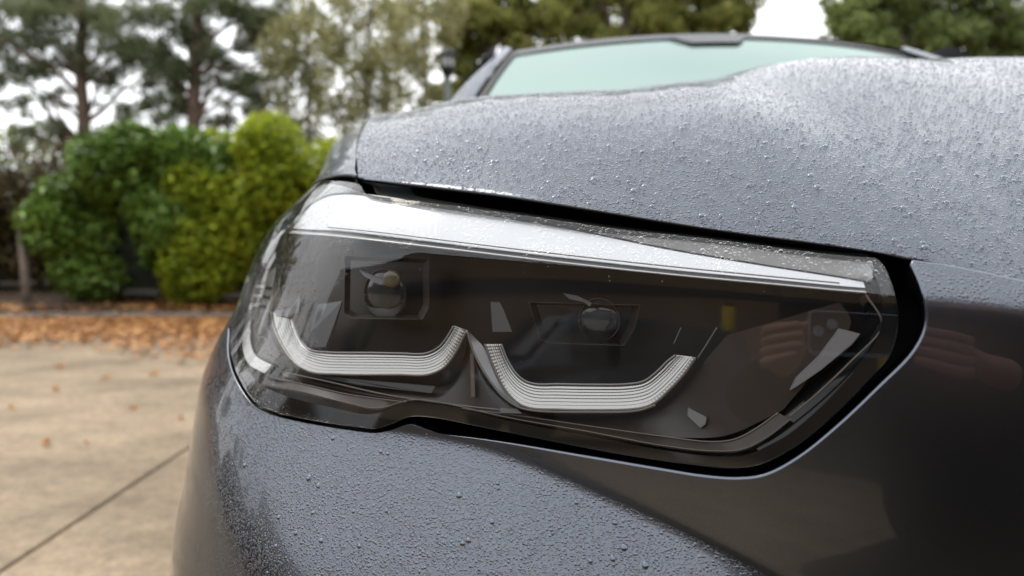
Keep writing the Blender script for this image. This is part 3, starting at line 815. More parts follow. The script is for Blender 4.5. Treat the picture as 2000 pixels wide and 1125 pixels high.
# body sides and rear, one shell with the wheel arches cut as flat-topped arcs
side_z = [.34, .40, .60, .80, .98, 1.06]
for sgn in (-1, 1):
    xo = XC + sgn * 1.045
    ys = np.linspace(1.75 if sgn < 0 else .98, 4.75, 90)
    G = []
    for t in np.linspace(0, 1, 12):
        r = []
        for y in ys:
            lo_ = .34
            for wy in (1.35, 4.25):
                dd = abs(y - wy)
                if dd < .44: lo_ = max(lo_, .36 + math.sqrt(max(.44 ** 2 - dd ** 2, 0)))
            z = lo_ + (1.08 - lo_) * t
            r.append([xo - sgn * .07 * t ** 3 - sgn * .10 * sstep(4.4, 4.75, y), y, z])
        G.append(r)
    grid_mesh('body_side', np.array(G), M['roofpaint'], car, flip=sgn > 0)
    # side glass leaning inwards
    G = []
    for t in np.linspace(0, 1, 6):
        G.append([[xo - sgn * (.07 + .27 * t), y + (.0 if y > 3 else (.55 * t)) - (.35 * t if y > 4 else 0), 1.08 + .46 * t] for y in np.linspace(1.80, 4.55, 30)])
    grid_mesh('side_window', np.array(G), M['frit'], car, flip=sgn > 0)
    # ledge between bonnet and window base
    yy = np.linspace(1.55, 1.95, 12)
    grid_mesh('cowl', np.array([[[XC + sgn * (.60 + .06 * i), y, 1.225 - .035 * i] for y in yy] for i in range(6)]), M['black'], car)
# rear closing panel and floor
grid_mesh('tailgate', np.array([[[XC + sx * .95, 4.74 - .5 * t, .40 + 1.15 * t] for sx in np.linspace(-1, 1, 12)] for t in np.linspace(0, 1, 8)]), M['roofpaint'], car)
box('underbody', XC - .95, XC + .95, 1.1, 4.6, .26, .40, M['black'], car)
# door mirror on each side
def lathe_x(name, prof_, c, mat, parent, seg=40):
    rows = [[(c[0] + x, c[1] + r * math.cos(p), c[2] + r * math.sin(p)) for p in np.linspace(0, 2 * math.pi, seg + 1)] for x, r in prof_]
    return grid_mesh(name, np.array(rows), mat, parent)
for sgn in (-1, 1):
    for wy in (1.35, 4.25):
        c = (XC + sgn * .90, wy, .365)
        w = empty('wheel'); w.parent = car
        lathe_x('tyre', [(-.13, .24), (-.13, .33), (-.11, .362), (-.04, .365), (.04, .365), (.11, .362), (.13, .33), (.13, .24)], c, M['tyre'], w)
        V, F = [], []
        parts = []
        for k in range(5):
            a = k * 2 * math.pi / 5
            pts = [(c[0] + sgn * .11, c[1] + r * math.cos(a), c[2] + r * math.sin(a)) for r in (.03, .24)]
            parts.append(tube_vf(pts, [.035, .022], 6))
        parts.append(tube_vf([(c[0] + sgn * .11, c[1] + .235 * math.cos(p), c[2] + .235 * math.sin(p)) for p in np.linspace(0, 2 * math.pi, 41)], .014, 6))
        V, F = join_parts(parts); mesh('rim', V, F, M['alloy'], w)
# lower grille bars in the nose, black
for sgn_x in (.40, .92):
    g = empty('grille'); g.parent = car
    for k in range(7):
        x = sgn_x + k * .028
        pts = [S(np.array([x + .10]), np.array([z]))[0] + np.array([0, -.004, 0]) for z in np.linspace(.66, .93, 12)]
        pts = [[x, float(yS(np.array(x), np.array(z))) - .004, z] for z in np.linspace(.68, .92, 12)]
        tube('grille_bar', pts, .005, M['chrome'], g, 6)

# ------------------------------------------------------------------ ground
M['soil'] = noisy('damp_soil', (.035, .022, .012), (.09, .055, .03), 5., .9, bump=.02, bscale=20)
def concrete_mat():
    m, nt, b = pmat('worn_concrete', (.4, .33, .24), .7, spec=.3)
    tc = nd(nt, 'ShaderNodeTexCoord').outputs['Object']
    n1 = nd(nt, 'ShaderNodeTexNoise', i_Scale=1.3, i_Detail=9., i_Roughness=.68); n2 = nd(nt, 'ShaderNodeTexNoise', i_Scale=22., i_Detail=6., i_Roughness=.7)
    mp = nd(nt, 'ShaderNodeMapping'); mp.inputs['Scale'].default_value = (.9, 1.4, 1)
    nt.links.new(tc, mp.inputs[0]); nt.links.new(mp.outputs[0], n1.inputs['Vector']); nt.links.new(tc, n2.inputs['Vector'])
    r1 = nd(nt, 'ShaderNodeValToRGB'); r1.color_ramp.elements[0].position = .35; r1.color_ramp.elements[0].color = (.19, .146, .100, 1)
    r1.color_ramp.elements[1].position = .62; r1.color_ramp.elements[1].color = (.38, .297, .203, 1)
    nt.links.new(n1.outputs[0], r1.inputs[0])
    r2 = nd(nt, 'ShaderNodeValToRGB'); r2.color_ramp.elements[0].position = .3; r2.color_ramp.elements[0].color = (.55, .55, .55, 1)
    r2.color_ramp.elements[1].position = .72; r2.color_ramp.elements[1].color = (1.25, 1.22, 1.18, 1)
    nt.links.new(n2.outputs[0], r2.inputs[0])
    mx = nd(nt, 'ShaderNodeMixRGB', blend_type='MULTIPLY'); mx.inputs[0].default_value = .8
    nt.links.new(r1.outputs[0], mx.inputs[1]); nt.links.new(r2.outputs[0], mx.inputs[2])
    v = nd(nt, 'ShaderNodeTexVoronoi', i_Scale=70.); nt.links.new(tc, v.inputs['Vector'])
    vr = nd(nt, 'ShaderNodeMapRange'); vr.inputs[1].default_value = .0; vr.inputs[2].default_value = .5; vr.inputs[3].default_value = .72; vr.inputs[4].default_value = 1.08
    nt.links.new(v.outputs['Distance'], vr.inputs[0])
    m2 = nd(nt, 'ShaderNodeMixRGB', blend_type='MULTIPLY'); m2.inputs[0].default_value = .7
    nt.links.new(mx.outputs[0], m2.inputs[1]); nt.links.new(vr.outputs[0], m2.inputs[2]); nt.links.new(m2.outputs[0], b.inputs['Base Color'])
    bp = nd(nt, 'ShaderNodeBump', i_Strength=.6, i_Distance=.004); nt.links.new(n2.outputs[0], bp.inputs['Height']); nt.links.new(bp.outputs[0], b.inputs['Normal'])
    return m
M['concrete'] = concrete_mat()
g = box('ground', -400, 400, -400, 400, -.30, -.06, M['soil']); tag(g, kind='structure')
yard = empty('yard'); tag(yard, kind='structure')
g2 = box('joint_bed', -40, 40, -16, 7.55, -.059, -.024, M['soil'], yard)
# slabs: joints run with the car
X0 = -1.47; TL = .030                                  # joint passes x = X0 + TL*(y-2)
for i in range(-8, 9):
    for j, (y0, y1) in enumerate(((-16, -9.2), (-9.2, -2.5), (-2.5, 5.35), (5.35, 7.53))):
        xa = X0 + 4.4 * i; xb = xa + 4.4; g_ = .0055
        f = lambda x, y: x + TL * (y - 2)
        ja = random.uniform(-.002, .002)
        z = ja
        V = [(f(xa, y0) + g_, y0 + g_, -.023), (f(xb, y0) - g_, y0 + g_, -.023), (f(xb, y1) - g_, y1 - g_, -.023), (f(xa, y1) + g_, y1 - g_, -.023)]
        V += [(f(xa, y0) + g_, y0 + g_, z - .004), (f(xb, y0) - g_, y0 + g_, z - .004), (f(xb, y1) - g_, y1 - g_, z - .004), (f(xa, y1) + g_, y1 - g_, z - .004)]
        V += [(f(xa, y0) + g_ + .006, y0 + g_ + .006, z), (f(xb, y0) - g_ - .006, y0 + g_ + .006, z), (f(xb, y1) - g_ - .006, y1 - g_ - .006, z), (f(xa, y1) + g_ + .006, y1 - g_ - .006, z)]
        F = [(8, 9, 10, 11)] + [(k, (k + 1) % 4, 4 + (k + 1) % 4, 4 + k) for k in range(4)] + [(4 + k, 4 + (k + 1) % 4, 8 + (k + 1) % 4, 8 + k) for k in range(4)]
        mesh('concrete_slab', V, F, M['concrete'], yard, smooth=False)
# kerb of separate stones
M['kerb'] = noisy('grey_kerb_concrete', (.15, .13, .11), (.26, .23, .19), 6., .85, bump=.003)
kerb = empty('kerb'); tag(kerb, kind='structure')
for i in range(32):
    x = -15 + i * .915
    y = 7.56 + random.uniform(-.01, .01)
    box('kerb_stone', x, x + .90, y, y + .15, -.05, .05 + random.uniform(-.006, .006), M['kerb'], kerb, bevel=.012)
bed = []
gx, gy = np.meshgrid(np.linspace(-30, 30, 120), np.linspace(7.715, 60, 90))
gz = .05 + .06 * np.sin(gx * 1.3 + gy) * np.sin(gy * .9) + .1 * sstep(8, 11, gy)
o = grid_mesh('planting_bed', np.stack([gx, gy, gz], -1), M['soil']); tag(o, kind='structure')

# ------------------------------------------------------------------ leaves as small faces
def rot_frames(n, flat=0.):
    """random frames; flat 0 = any way, 1 = lying level"""
    nrm_ = rng.normal(size=(n, 3)); nrm_[:, 2] = np.abs(nrm_[:, 2]) + flat * 3
    nrm_ /= np.linalg.norm(nrm_, axis=1, keepdims=True)
    t = rng.normal(size=(n, 3)); t -= nrm_ * (t * nrm_).sum(1, keepdims=True); t /= np.linalg.norm(t, axis=1, keepdims=True)
    return nrm_, t, np.cross(nrm_, t)

def leaves(name, C, L, W, mat, parent=None, flat=0., kind='stuff', bend=.25, var=.35, tone=None, tdir=None):
    """each leaf: a pointed, folded blade of 4 triangles"""
    n = len(C); nn, t, b = rot_frames(n, flat)
    if tdir is not None:
        t = tdir + .35 * rng.normal(size=(n, 3)); t /= np.linalg.norm(t, axis=1, keepdims=True)
        nn -= t * (nn * t).sum(1, keepdims=True); nn /= np.linalg.norm(nn, axis=1, keepdims=True); b = np.cross(nn, t)
    s = (1 + var * rng.uniform(-1, 1, n))[:, None]
    l = L * s; w = W * s
    V = np.stack([C - t * l * .5, C + b * w * .5 + nn * w * bend, C + t * l * .5 - nn * l * bend * .5, C - b * w * .5 + nn * w * bend], 1).reshape(-1, 3)
    i = np.arange(n) * 4
    F = np.stack([np.stack([i, i + 1, i + 2], -1), np.stack([i, i + 2, i + 3], -1)], 1).reshape(-1, 3)
    tn = rng.uniform(0, 1, n) if tone is None else tone
    return mesh(name, V, F, mat, parent, smooth=False, kind=kind, tone=np.repeat(tn, 2))

M['laurel'] = leafmat('laurel_leaves', (.050, .095, .018), (.24, .38, .070), 1.6, .25, .32, .5)
M['golden'] = leafmat('yellow_green_leaves', (.14, .20, .016), (.50, .57, .050), 1.8, .4, .45, .3)
M['brownleaf'] = leafmat('brown_shrub_leaves', (.040, .034, .014), (.15, .10, .04), 1.5, .25)
M['pine'] = leafmat('pine_needles', (.10, .125, .066), (.27, .31, .15), .8, .5, .55)
M['birch'] = leafmat('thin_birch_leaves', (.23, .24, .11), (.54, .51, .25), .9, .45)
M['oak'] = leafmat('deciduous_leaves', (.15, .18, .05), (.46, .45, .13), .7, .55)
M['oak2'] = leafmat('green_deciduous_leaves', (.15, .19, .07), (.40, .46, .16), .7, .55)
M['litter'] = leafmat('fallen_leaf_brown', (.25, .095, .03), (.62, .33, .12), 3., .15, .6)
M['bark'] = noisy('rough_bark', (.05, .038, .028), (.13, .10, .075), 9., .9, bump=.02, bscale=14)
M['pinebark'] = noisy('reddish_pine_bark', (.065, .045, .034), (.17, .115, .08), 7., .9, bump=.02, bscale=14)
M['birchbark'] = noisy('grey_birch_bark', (.14, .13, .11), (.34, .32, .27), 7., .8)
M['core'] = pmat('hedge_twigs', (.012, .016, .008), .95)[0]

def blob_pts(cs, rs, n, shell=.35, sq=(1, 1, 1)):
    """points spread through a set of uneven lumps, thicker near their skins"""
    cs = np.asarray(cs, float); rs = np.asarray(rs, float)
    k = rng.choice(len(cs), n, p=rs ** 2 / (rs ** 2).sum())
    d = rng.normal(size=(n, 3)); d /= np.linalg.norm(d, axis=1, keepdims=True)
    r = rng.uniform(0, 1, n) ** shell
    return cs[k] + d * (rs[k] * r)[:, None] * np.array(sq)

def hedge(name, label, x0, x1, y0, y1, z0, z1, n, leaf, L, W, cat='hedge', topvar=.25, ty=None):
    root = empty(name, ((x0 + x1) / 2, (y0 + y1) / 2, 0)); tag(root, label, cat)
    off_ = np.array([(x0 + x1) / 2, (y0 + y1) / 2, 0])
    m = max(int((x1 - x0) * (z1 - z0) * 9), 8)
    cs = np.stack([rng.uniform(x0 + .25, x1 - .25, m), rng.uniform(y0 + .2, y1 - .2, m), rng.uniform(z0 + .3, z1 - .3, m)], -1)
    tz = np.interp(cs[:, 0], ty[0], ty[1]) if ty else z1 + topvar * .5 * np.sin(cs[:, 0] * 2.3 + 1)
    cs[:, 2] = z0 + .25 + (cs[:, 2] - z0 - .3) / (z1 - z0 - .6) * (tz - z0 - .55)
    fr_ = rng.uniform(size=m) < .6; cs[fr_, 1] = y0 + rng.uniform(.1, .35, fr_.sum())
    rs = rng.uniform(.20, .40, m)
    P = blob_pts(cs, rs, n, .30)
    P = P[P[:, 2] > z0 * .6]
    leaves('foliage', P - off_, L, W, leaf, root, flat=.3)
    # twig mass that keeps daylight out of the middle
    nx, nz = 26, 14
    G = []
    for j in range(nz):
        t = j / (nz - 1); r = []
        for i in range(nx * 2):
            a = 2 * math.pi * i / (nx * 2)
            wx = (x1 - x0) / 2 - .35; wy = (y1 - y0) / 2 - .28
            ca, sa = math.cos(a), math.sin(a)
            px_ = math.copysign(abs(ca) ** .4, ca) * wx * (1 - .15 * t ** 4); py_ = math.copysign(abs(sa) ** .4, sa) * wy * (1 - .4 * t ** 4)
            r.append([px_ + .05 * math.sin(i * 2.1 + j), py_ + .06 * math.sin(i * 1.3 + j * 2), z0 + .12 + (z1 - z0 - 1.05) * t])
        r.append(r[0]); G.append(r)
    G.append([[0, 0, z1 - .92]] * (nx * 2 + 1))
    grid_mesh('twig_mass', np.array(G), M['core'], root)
    for i in range(int((x1 - x0) * 1.6)):
        x = rng.uniform(x0 + .3, x1 - .3) - off_[0]; y = rng.uniform(-.25, .25)
        tube('stem', [(x, y, 0.05), (x + rng.uniform(-.1, .1), y, .3), (x + rng.uniform(-.2, .2), y, z0 + .5)], [.03, .025, .02], M['bark'], root, 6)
    return root
hedge('laurel_hedge', 'tall dark green laurel hedge behind the kerb and fallen leaves', -5.28, -2.6, 8.05, 9.7, .10, 2.18, 40000, M['laurel'], .10, .052, ty=([-5.3, -5.0, -4.75, -4.4, -4.0, -3.5, -3.0], [1.45, 1.85, 2.12, 2.28, 2.12, 2.02, 1.85]))
hedge('golden_bush', 'yellow green bush between the dark laurel hedge and the car', -3.85, -.2, 7.85, 9.3, .08, 2.10, 46000, M['golden'], .085, .045, cat='bush', ty=([-3.8, -3.2, -3.0, -2.8, -2.3, -1.8, -.6], [1.98, 2.1, 2.34, 2.14, 2.05, 1.95, 1.85]))
hedge('brown_shrub', 'dark brown shrub standing left of the laurel hedge', -11.5, -4.95, 8.95, 10.3, .12, 1.95, 34000, M['brownleaf'], .07, .035, cat='shrub')
hedge('side_hedge', 'long dark hedge along the side of the yard, outside the picture', -14.5, -12.5, -6, 7, .1, 3.1, 22000, M['laurel'], .12, .06)

# grey post with a slanting brace in front of the brown shrub
M['oldwood'] = noisy('weathered_wood', (.14, .12, .10), (.26, .22, .19), 10., .9)
wp = empty('wooden_post', (-5.36, 8.15, 0)); tag(wp, 'weathered grey post with a slanting brace at the end of the hedge', 'post')
tube('post', [(0, 0, 0), (.005, 0, .5), (-.01, 0, 1.02)], .047, M['oldwood'], wp, 10)
tube('brace', [(0, 0, .90), (.08, -.02, 1.03), (.17, -.02, 1.12)], .03, M['oldwood'], wp, 8)

# ------------------------------------------------------------------ trees
def limb(p0, p1, r0, r1, k=7, wob=.06):
    p0 = np.array(p0, float); p1 = np.array(p1, float); L_ = np.linalg.norm(p1 - p0)
    t = np.linspace(0, 1, k)[:, None]
    P = p0 + (p1 - p0) * t
    P[1:-1] += rng.normal(size=(k - 2, 3)) * wob * L_ * .5
    return tube_vf(P, np.linspace(r0, r1, k), 7), P

def pixtree(name, label, group, trunk_px, D, rw, bark, lumps, nleaf, leafm, L, W, limbs=(), sq=(1, 1, .7), shell=.5, cat='tree', top=None, needles=False, sprays=3):
    """trunk_px: list of (px, py) up the trunk at distance D; lumps: (px, py, radius m, dy)"""
    base = world_at(trunk_px[0][0], 430., D); base[2] = 0
    root = empty(name, tuple(base)); tag(root, label, cat, group)
    tp = [np.array([base[0] + (rng.uniform(-.1, .1)), D, 0.])] + [world_at(x, y, D) for x, y in trunk_px]
    tp = np.array(tp) - base
    parts = [tube_vf(cat_rom(tp, 5), np.linspace(rw, rw * .45, (len(tp) - 1) * 5 + 1), 10)]
    cs, rs = [], []
    for lx, ly, r, dy in lumps:
        c = world_at(lx, ly, D + dy) - base; cs.append(c); rs.append(r)
        # a bough from the trunk out to the lump
        i = np.argmin(np.linalg.norm(tp - c + np.array([0, 0, r]), axis=1))
        st = tp[i].copy(); st[2] = min(st[2], c[2] - .1 * r) if i == len(tp) - 1 else st[2]
        (V, F), P = limb(st, c, rw * .32, rw * .07); parts.append((V, F))
        for _ in range(sprays):
            e = c + rng.normal(size=3) * r * .6
            (V, F), _p = limb(P[rng.integers(3, 6)], e, rw * .10, rw * .03, 5); parts.append((V, F))
    for pl in limbs:
        q = np.array([world_at(x, y, D + d_) for x, y, d_ in pl]) - base
        parts.append(tube_vf(cat_rom(q, 5), np.linspace(rw * .42, rw * .10, (len(q) - 1) * 5 + 1), 7))
    V, F = join_parts(parts); mesh('trunk', V, F, bark, root)
    # break each lump into smaller tufts
    cs = np.array(cs); rs = np.array(rs)
    per = 9
    c2 = np.repeat(cs, per, 0); r2 = np.repeat(rs, per)
    d = rng.normal(size=(len(c2), 3)); d /= np.linalg.norm(d, axis=1, keepdims=True)
    c2 = c2 + d * (r2 * rng.uniform(.2, .95, len(c2)))[:, None] * np.array(sq)
    r2 = r2 * rng.uniform(.22, .45, len(r2))
    P = blob_pts(c2, r2, nleaf, shell, sq)
    leaves('crown', P, L, W, leafm, root, flat=0.)
    return root

pine_l1 = [(40, 30, .9, 0), (110, -20, .9, .4), (170, 60, .9, -.3), (230, 20, .9, .2), (90, 100, .7, .2), (210, 130, .6, 0), (20, 130, .6, .3), (150, 130, .5, .3), (260, 90, .6, 0),
           (30, 205, .45, 0), (100, 190, .4, .2), (240, 215, .5, .2), (60, 270, .5, 0), (5, 80, .7, 0), (120, 260, .35, 0), (215, 255, .4, 0)]
pixtree('pine_tree', 'pine with long bare side branches, leftmost behind the laurel hedge', 'pines behind the hedge',
        [(163, 300), (164, 230), (158, 150), (160, 60), (165, -60), (170, -160)], 12.5, .12, M['pinebark'], pine_l1, 11000, M['pine'], .16, .022,
        limbs=[[(158, 190, 0), (110, 140, -.2), (50, 105, -.4), (-20, 60, -.5)], [(164, 290, 0), (110, 240, .2), (60, 170, .3), (0, 145, .3)],
               [(165, 130, 0), (130, 100, .1), (100, 60, .3)], [(165, 240, 0), (200, 215, 0), (250, 170, .2), (300, 165, .3)], [(160, 280, 0), (120, 235, 0), (100, 190, 0)]])
pine_l2 = [(300, 60, .8, 0), (350, 0, .9, .3), (430, 20, .9, 0), (500, 60, .8, .2), (450, 110, .7, 0), (330, 130, .65, .2), (520, 20, .8, -.2), (290, 130, .5, 0), (420, 160, .5, .2),
           (480, 175, .6, 0), (330, 215, .5, 0), (440, 235, .35, .2), (500, 205, .55, 0), (350, 165, .5, 0), (390, 75, .6, .3), (560, 120, .5, 0), (300, 190, .35, .3), (530, 240, .35, .2)]
pixtree('pine_tree', 'pine with a straight reddish trunk behind the middle of the hedge', 'pines behind the hedge',
        [(378, 300), (379, 230), (381, 150), (386, 60), (392, -60), (396, -160)], 12.0, .125, M['pinebark'], pine_l2, 12500, M['pine'], .16, .022,
        limbs=[[(380, 262, 0), (420, 250, -.1), (444, 222, -.2), (440, 190, -.2)], [(380, 190, 0), (330, 150, .2), (290, 140, .3)], [(384, 110, 0), (430, 60, 0), (500, 30, .3)], [(380, 210, 0), (330, 170, .2), (280, 160, .2)]])

def birch(label, px, D, wpx, n, lumps):
    pixtree('birch_tree', label, 'thin trees with sparse yellowing leaves', px, D, wpx, M['birchbark'], lumps, int(n * .8), M['birch'], .065, .048, sq=(1, 1, 1.1), shell=.7, sprays=5)
birch('slim sparse birch rising beside the second pine', [(600, 300), (605, 200), (598, 100), (610, -40), (612, -120)], 11.5, .04, 6500,
      [(560, 60, .8, 0), (610, 10, .8, .2), (590, 130, .7, 0), (650, 70, .7, -.2), (570, 200, .6, 0), (630, 190, .6, .2), (540, 260, .4, .1), (600, 250, .45, 0)])
birch('sparse birch whose pale leaves hang left of the tall slim trunk', [(720, 260), (716, 160), (722, 60), (728, -60), (730, -140)], 11.0, .045, 8000,
      [(690, 30, .8, 0), (740, 90, .7, .2), (680, 120, .7, 0), (720, 180, .6, 0), (770, 40, .7, .1), (650, 230, .45, 0), (760, 150, .5, 0), (700, 240, .5, 0), (760, 210, .4, 0)])
birch('slim birch with the tall pale trunk just left of the lamp post', [(831, 260), (830, 160), (826, 60), (832, -60), (834, -140)], 12.0, .052, 5500,
      [(800, 30, .7, 0), (860, 10, .7, .2), (800, 110, .5, 0), (850, 160, .4, 0), (790, 190, .5, 0), (880, 60, .5, 0)])
def oak(label, px, D, w, n, lumps, mt='oak', L=.13):
    pixtree('broadleaf_tree', label, 'broad leafy trees beyond the car', px, D, w, M['bark'], lumps, n, M[mt], L, L * .62, sq=(1, 1, .8), shell=.45)
oak('leafy tree just behind the lamp post and the windscreen pillar', [(960, 300), (955, 200), (960, 100), (965, -20)], 14.5, .16, 12000,
    [(900, 40, .8, 0), (950, 0, 1.0, .3), (1000, 40, .9, 0), (940, 90, .8, .2), (1000, 110, .7, 0), (900, 110, .6, .3), (905, 165, .6, 0), (960, 160, .8, .4), (870, 180, .4, 0), (1040, 10, .9, 0)])
oak('broad dense tree above the middle of the windscreen', [(1220, 300), (1215, 200), (1220, 100), (1225, 0)], 16., .22, 26000,
    [(1080, 60, 1.0, 0), (1130, 20, 1.1, .4), (1190, 50, 1.1, 0), (1250, 10, 1.1, .3), (1290, 60, 1.0, 0), (1350, 20, 1.0, .2), (1100, 110, .8, 0), (1180, 120, .9, 0), (1270, 110, .9, 0), (1340, 90, .8, 0),
     (1390, 50, .75, 0), (1415, 5, .75, 0), (1440, 40, .45, 0), (1150, -40, 1.1, 0), (1280, -50, 1.2, 0), (1380, -50, .9, 0), (1400, 78, .4, 0), (1465, 28, .25, 0)])
oak('green tree at the right end of the row, behind the bonnet', [(1800, 300), (1795, 200), (1800, 100), (1805, 0)], 17., .2, 30000,
    [(1640, 60, .7, 0), (1680, 20, .7, .2), (1720, 60, 1.0, 0), (1780, 30, 1.0, .2), (1800, 80, 1.0, 0), (1860, 50, 1.1, 0), (1920, 20, 1.1, 0), (1900, 90, .9, 0), (1970, 70, 1.1, 0), (2040, 30, 1.1, .3),
     (1750, 100, .8, 0), (1690, 90, .55, .2), (1960, 110, .8, 0), (2060, 90, 1.0, 0), (1620, 20, .35, 0), (1820, -20, 1.0, 0), (1950, -40, 1.2, 0), (1720, -10, .7, 0), (1850, 110, .7, .5)], mt='oak2')
for i in range(7):      # more of the row, out of the frame to either side, seen in reflections and from a step aside
    x = [-17, -13.5, -24, -20, 17, 22, 28][i]
    px_ = 1000 + x / 15. * 1450
    pixtree('broadleaf_tree', ['broad tree beyond the left edge of the picture, second past the leftmost pine', 'first broad tree just past the leftmost pine, outside the picture', 'farthest broad tree on the left, well outside the picture', 'third broad tree past the leftmost pine, outside the picture', 'first broad tree past the right edge of the picture', 'second broad tree past the right edge of the picture', 'farthest broad tree on the right, well outside the picture'][i], 'leafy trees outside the picture',
            [(px_, 300), (px_, 150), (px_, 0)], 13. + (i % 3) * 2, .2, M['bark'], [(px_ + rng.uniform(-150, 150), rng.uniform(-150, 250), rng.uniform(.9, 1.5), rng.uniform(-1, 1)) for _ in range(14)], 5000, M['oak'], .2, .13, sq=(1, 1, .8))

# low dark growth behind the hedge, out to the car
def low_mass(name, label, x0, x1, y0, y1, z1, n, m):
    P = np.stack([rng.uniform(x0, x1, n), rng.uniform(y0, y1, n), rng.uniform(0, 1, n) ** .7 * z1], -1)
    P[:, 2] *= .75 + .25 * np.sin(P[:, 0] * 1.7) * np.sin(P[:, 0] * .6 + 1)
    o = leaves(name, P, .16, .09, m, None, kind='stuff'); tag(o, label, None)
    return o
low_mass('undergrowth', 'tangled undergrowth behind hedge and car', -12, 24, 14.5, 17.5, 3.1, 26000, M['oak2'])

# lamp post
M['lamp_dark'] = pmat('dark_green_metal', (.022, .028, .026), .5, metal=.3)[0]
M['lamp_pole'] = pmat('grey_green_pole', (.13, .15, .13), .5, metal=.3)[0]
M['lamp_glass'] = pmat('milky_lamp_glass', (.42, .44, .44), .25, coat=.5)[0]
lp0 = world_at(876, 430, 11.0)
lp = empty('lamp_post', (lp0[0], 11.0, 0)); tag(lp, 'dark lantern on a grey pole between the slim birch and the car', 'lamp post')
hz = float(world_at(876, 118, 11.)[2])
tube('pole', [(0, 0, 0), (0, 0, hz - .22)], .055, M['lamp_pole'], lp, 12)
def lathe_z(name, prof_, mat, parent, seg=20):
    return grid_mesh(name, np.array([[(r * math.cos(p), r * math.sin(p), z) for p in np.linspace(0, 2 * math.pi, seg + 1)] for r, z in prof_]), mat, parent)
lathe_z('lantern_base', [(.01, hz - .23), (.07, hz - .22), (.11, hz - .12), (.11, hz - .09)], M['lamp_dark'], lp)
lathe_z('lamp_glass', [(.085, hz - .09), (.095, hz + .05)], M['lamp_glass'], lp)
for k in range(4):
    a = k * math.pi / 2 + .4
    tube('lantern_bar', [(.10 * math.cos(a), .10 * math.sin(a), hz - .10), (.115 * math.cos(a), .115 * math.sin(a), hz + .06)], .011, M['lamp_dark'], lp, 6)
lathe_z('lantern_roof', [(.14, hz + .05), (.15, hz + .07), (.10, hz + .13), (.03, hz + .17), (.0, hz + .20)], M['lamp_dark'], lp)

# ------------------------------------------------------------------ fallen leaves
n = 27000
yy = 7.5 - np.abs(rng.normal(size=n)) * .95
xx = rng.uniform(-11, 3, n)
edge = 5.75 + .35 * np.sin(xx * 1.1) + .2 * np.sin(xx * 3.1) + .28 * (xx + 4)*.0
keep = yy > edge - rng.exponential(.22, n)
P = np.stack([xx, yy, rng.uniform(.004, .03, n)], -1)[keep]
o = leaves('fallen_leaves', P, .060, .045, M['litter'], None, flat=1.2, bend=.12); tag(o, 'orange brown fallen leaves drifted against the kerb')
n = 6000
P = np.stack([rng.uniform(-11, 3, n), rng.uniform(7.57, 8.6, n), rng.uniform(.055, .10, n)], -1)
o = leaves('fallen_leaves', P, .060, .045, M['litter'], None, flat=1., bend=.12); tag(o, 'fallen leaves lying in the bed behind the kerb')
LEAFPX = [(110, 764), (22, 800), (352, 820), (170, 868), (90, 871), (263, 801), (300, 735), (120, 720), (205, 742)]
first = None
for i, (x, y) in enumerate(LEAFPX):
    r = ray(float(x), float(y)); t = -1.0 / r[2]; w = CAM + r * t
    s = .026
    V = []
    for k in range(10):
        a = 2 * math.pi * k / 10; rr = s * (.62 if k % 2 else 1.) * (1.25 if k == 0 else 1)
        V.append((rr * math.cos(a), rr * .75 * math.sin(a), .006 + .012 * (k % 3)))
    V.append((0, 0, .004)); V.append((-s * 2.0, .004, .010))
    if first is None:
        F = [(k, (k + 1) % 10, 10) for k in range(10)] + [(4, 5, 11)]
        first = mesh('fallen_leaf', V, F, M['litter'], None, smooth=False, tone=rng.uniform(.6, 1, 11))
        o = first
    else:
        o = first.copy(); col.objects.link(o)
    o.location = (w[0], w[1], 0.004); o.rotation_euler = (rng.uniform(-.15, .15), rng.uniform(-.15, .15), rng.uniform(0, 6.28)); o.scale = [rng.uniform(.6, 1.2)] * 3
    tag(o, 'single yellow brown leaf lying alone on the pale concrete', 'leaf', 'single leaves scattered on the concrete')

# ------------------------------------------------------------------ the yard behind the photographer, seen in the lamp and the paint
M['clad'] = noisy('brown_cladding', (.16, .106, .070), (.22, .148, .100), 1.2, .7)
M['fascia'] = pmat('dark_blue_fascia', (.010, .014, .035), .5)[0]
M['doorway'] = pmat('dark_roller_door', (.016, .017, .019), .6)[0]
M['yellow'] = noisy('worn_yellow_paint', (.55, .38, .02), (.70, .52, .03), 9., .5)
M['plinth'] = noisy('grey_blockwork', (.10, .095, .085), (.17, .16, .145), 4., .9)
wh = empty('warehouse', (-4, -10, 0)); tag(wh, 'long brown clad warehouse facing the nose of the car', 'warehouse')
wx0, wx1 = -34., 11.
def wbox(n_, x0, x1, y0, y1, z0, z1, m, **k): return box(n_, x0 + 4, x1 + 4, y0 + 10, y1 + 10, z0, z1, m, wh, **k)
wbox('wall', wx0, wx1, -22, -10.05, 0, 5.9, M['clad'])
base_me = None
x = wx0
while x < wx1 - .1:
    if not (-5.25 < x < -.2):
        if base_me is None:
            p = wbox('cladding_panel', x, x + .985, -10.04, -9.98, .55, 2.82, M['clad']); base_me = p; px0 = x
            q = wbox('cladding_panel', x, x + .985, -10.04, -9.98, 3.25, 5.85, M['clad']); base2 = q
        else:
            for s_ in (base_me, base2):
                c = s_.copy(); col.objects.link(c); c.parent = wh; c.location = (x - px0, random.uniform(-.006, .006), 0)
    else:
        c = base2.copy(); col.objects.link(c); c.parent = wh; c.location = (x - px0, 0, 0)
    x += 1.0
wbox('fascia', wx0, wx1, -10.06, -9.93, 2.84, 3.22, M['fascia'])
wbox('parapet', wx0 - .1, wx1 + .1, -10.3, -9.90, 5.92, 6.1, M['fascia'])
wbox('plinth', wx0, -5.3, -10.06, -9.95, 0, .53, M['plinth'])
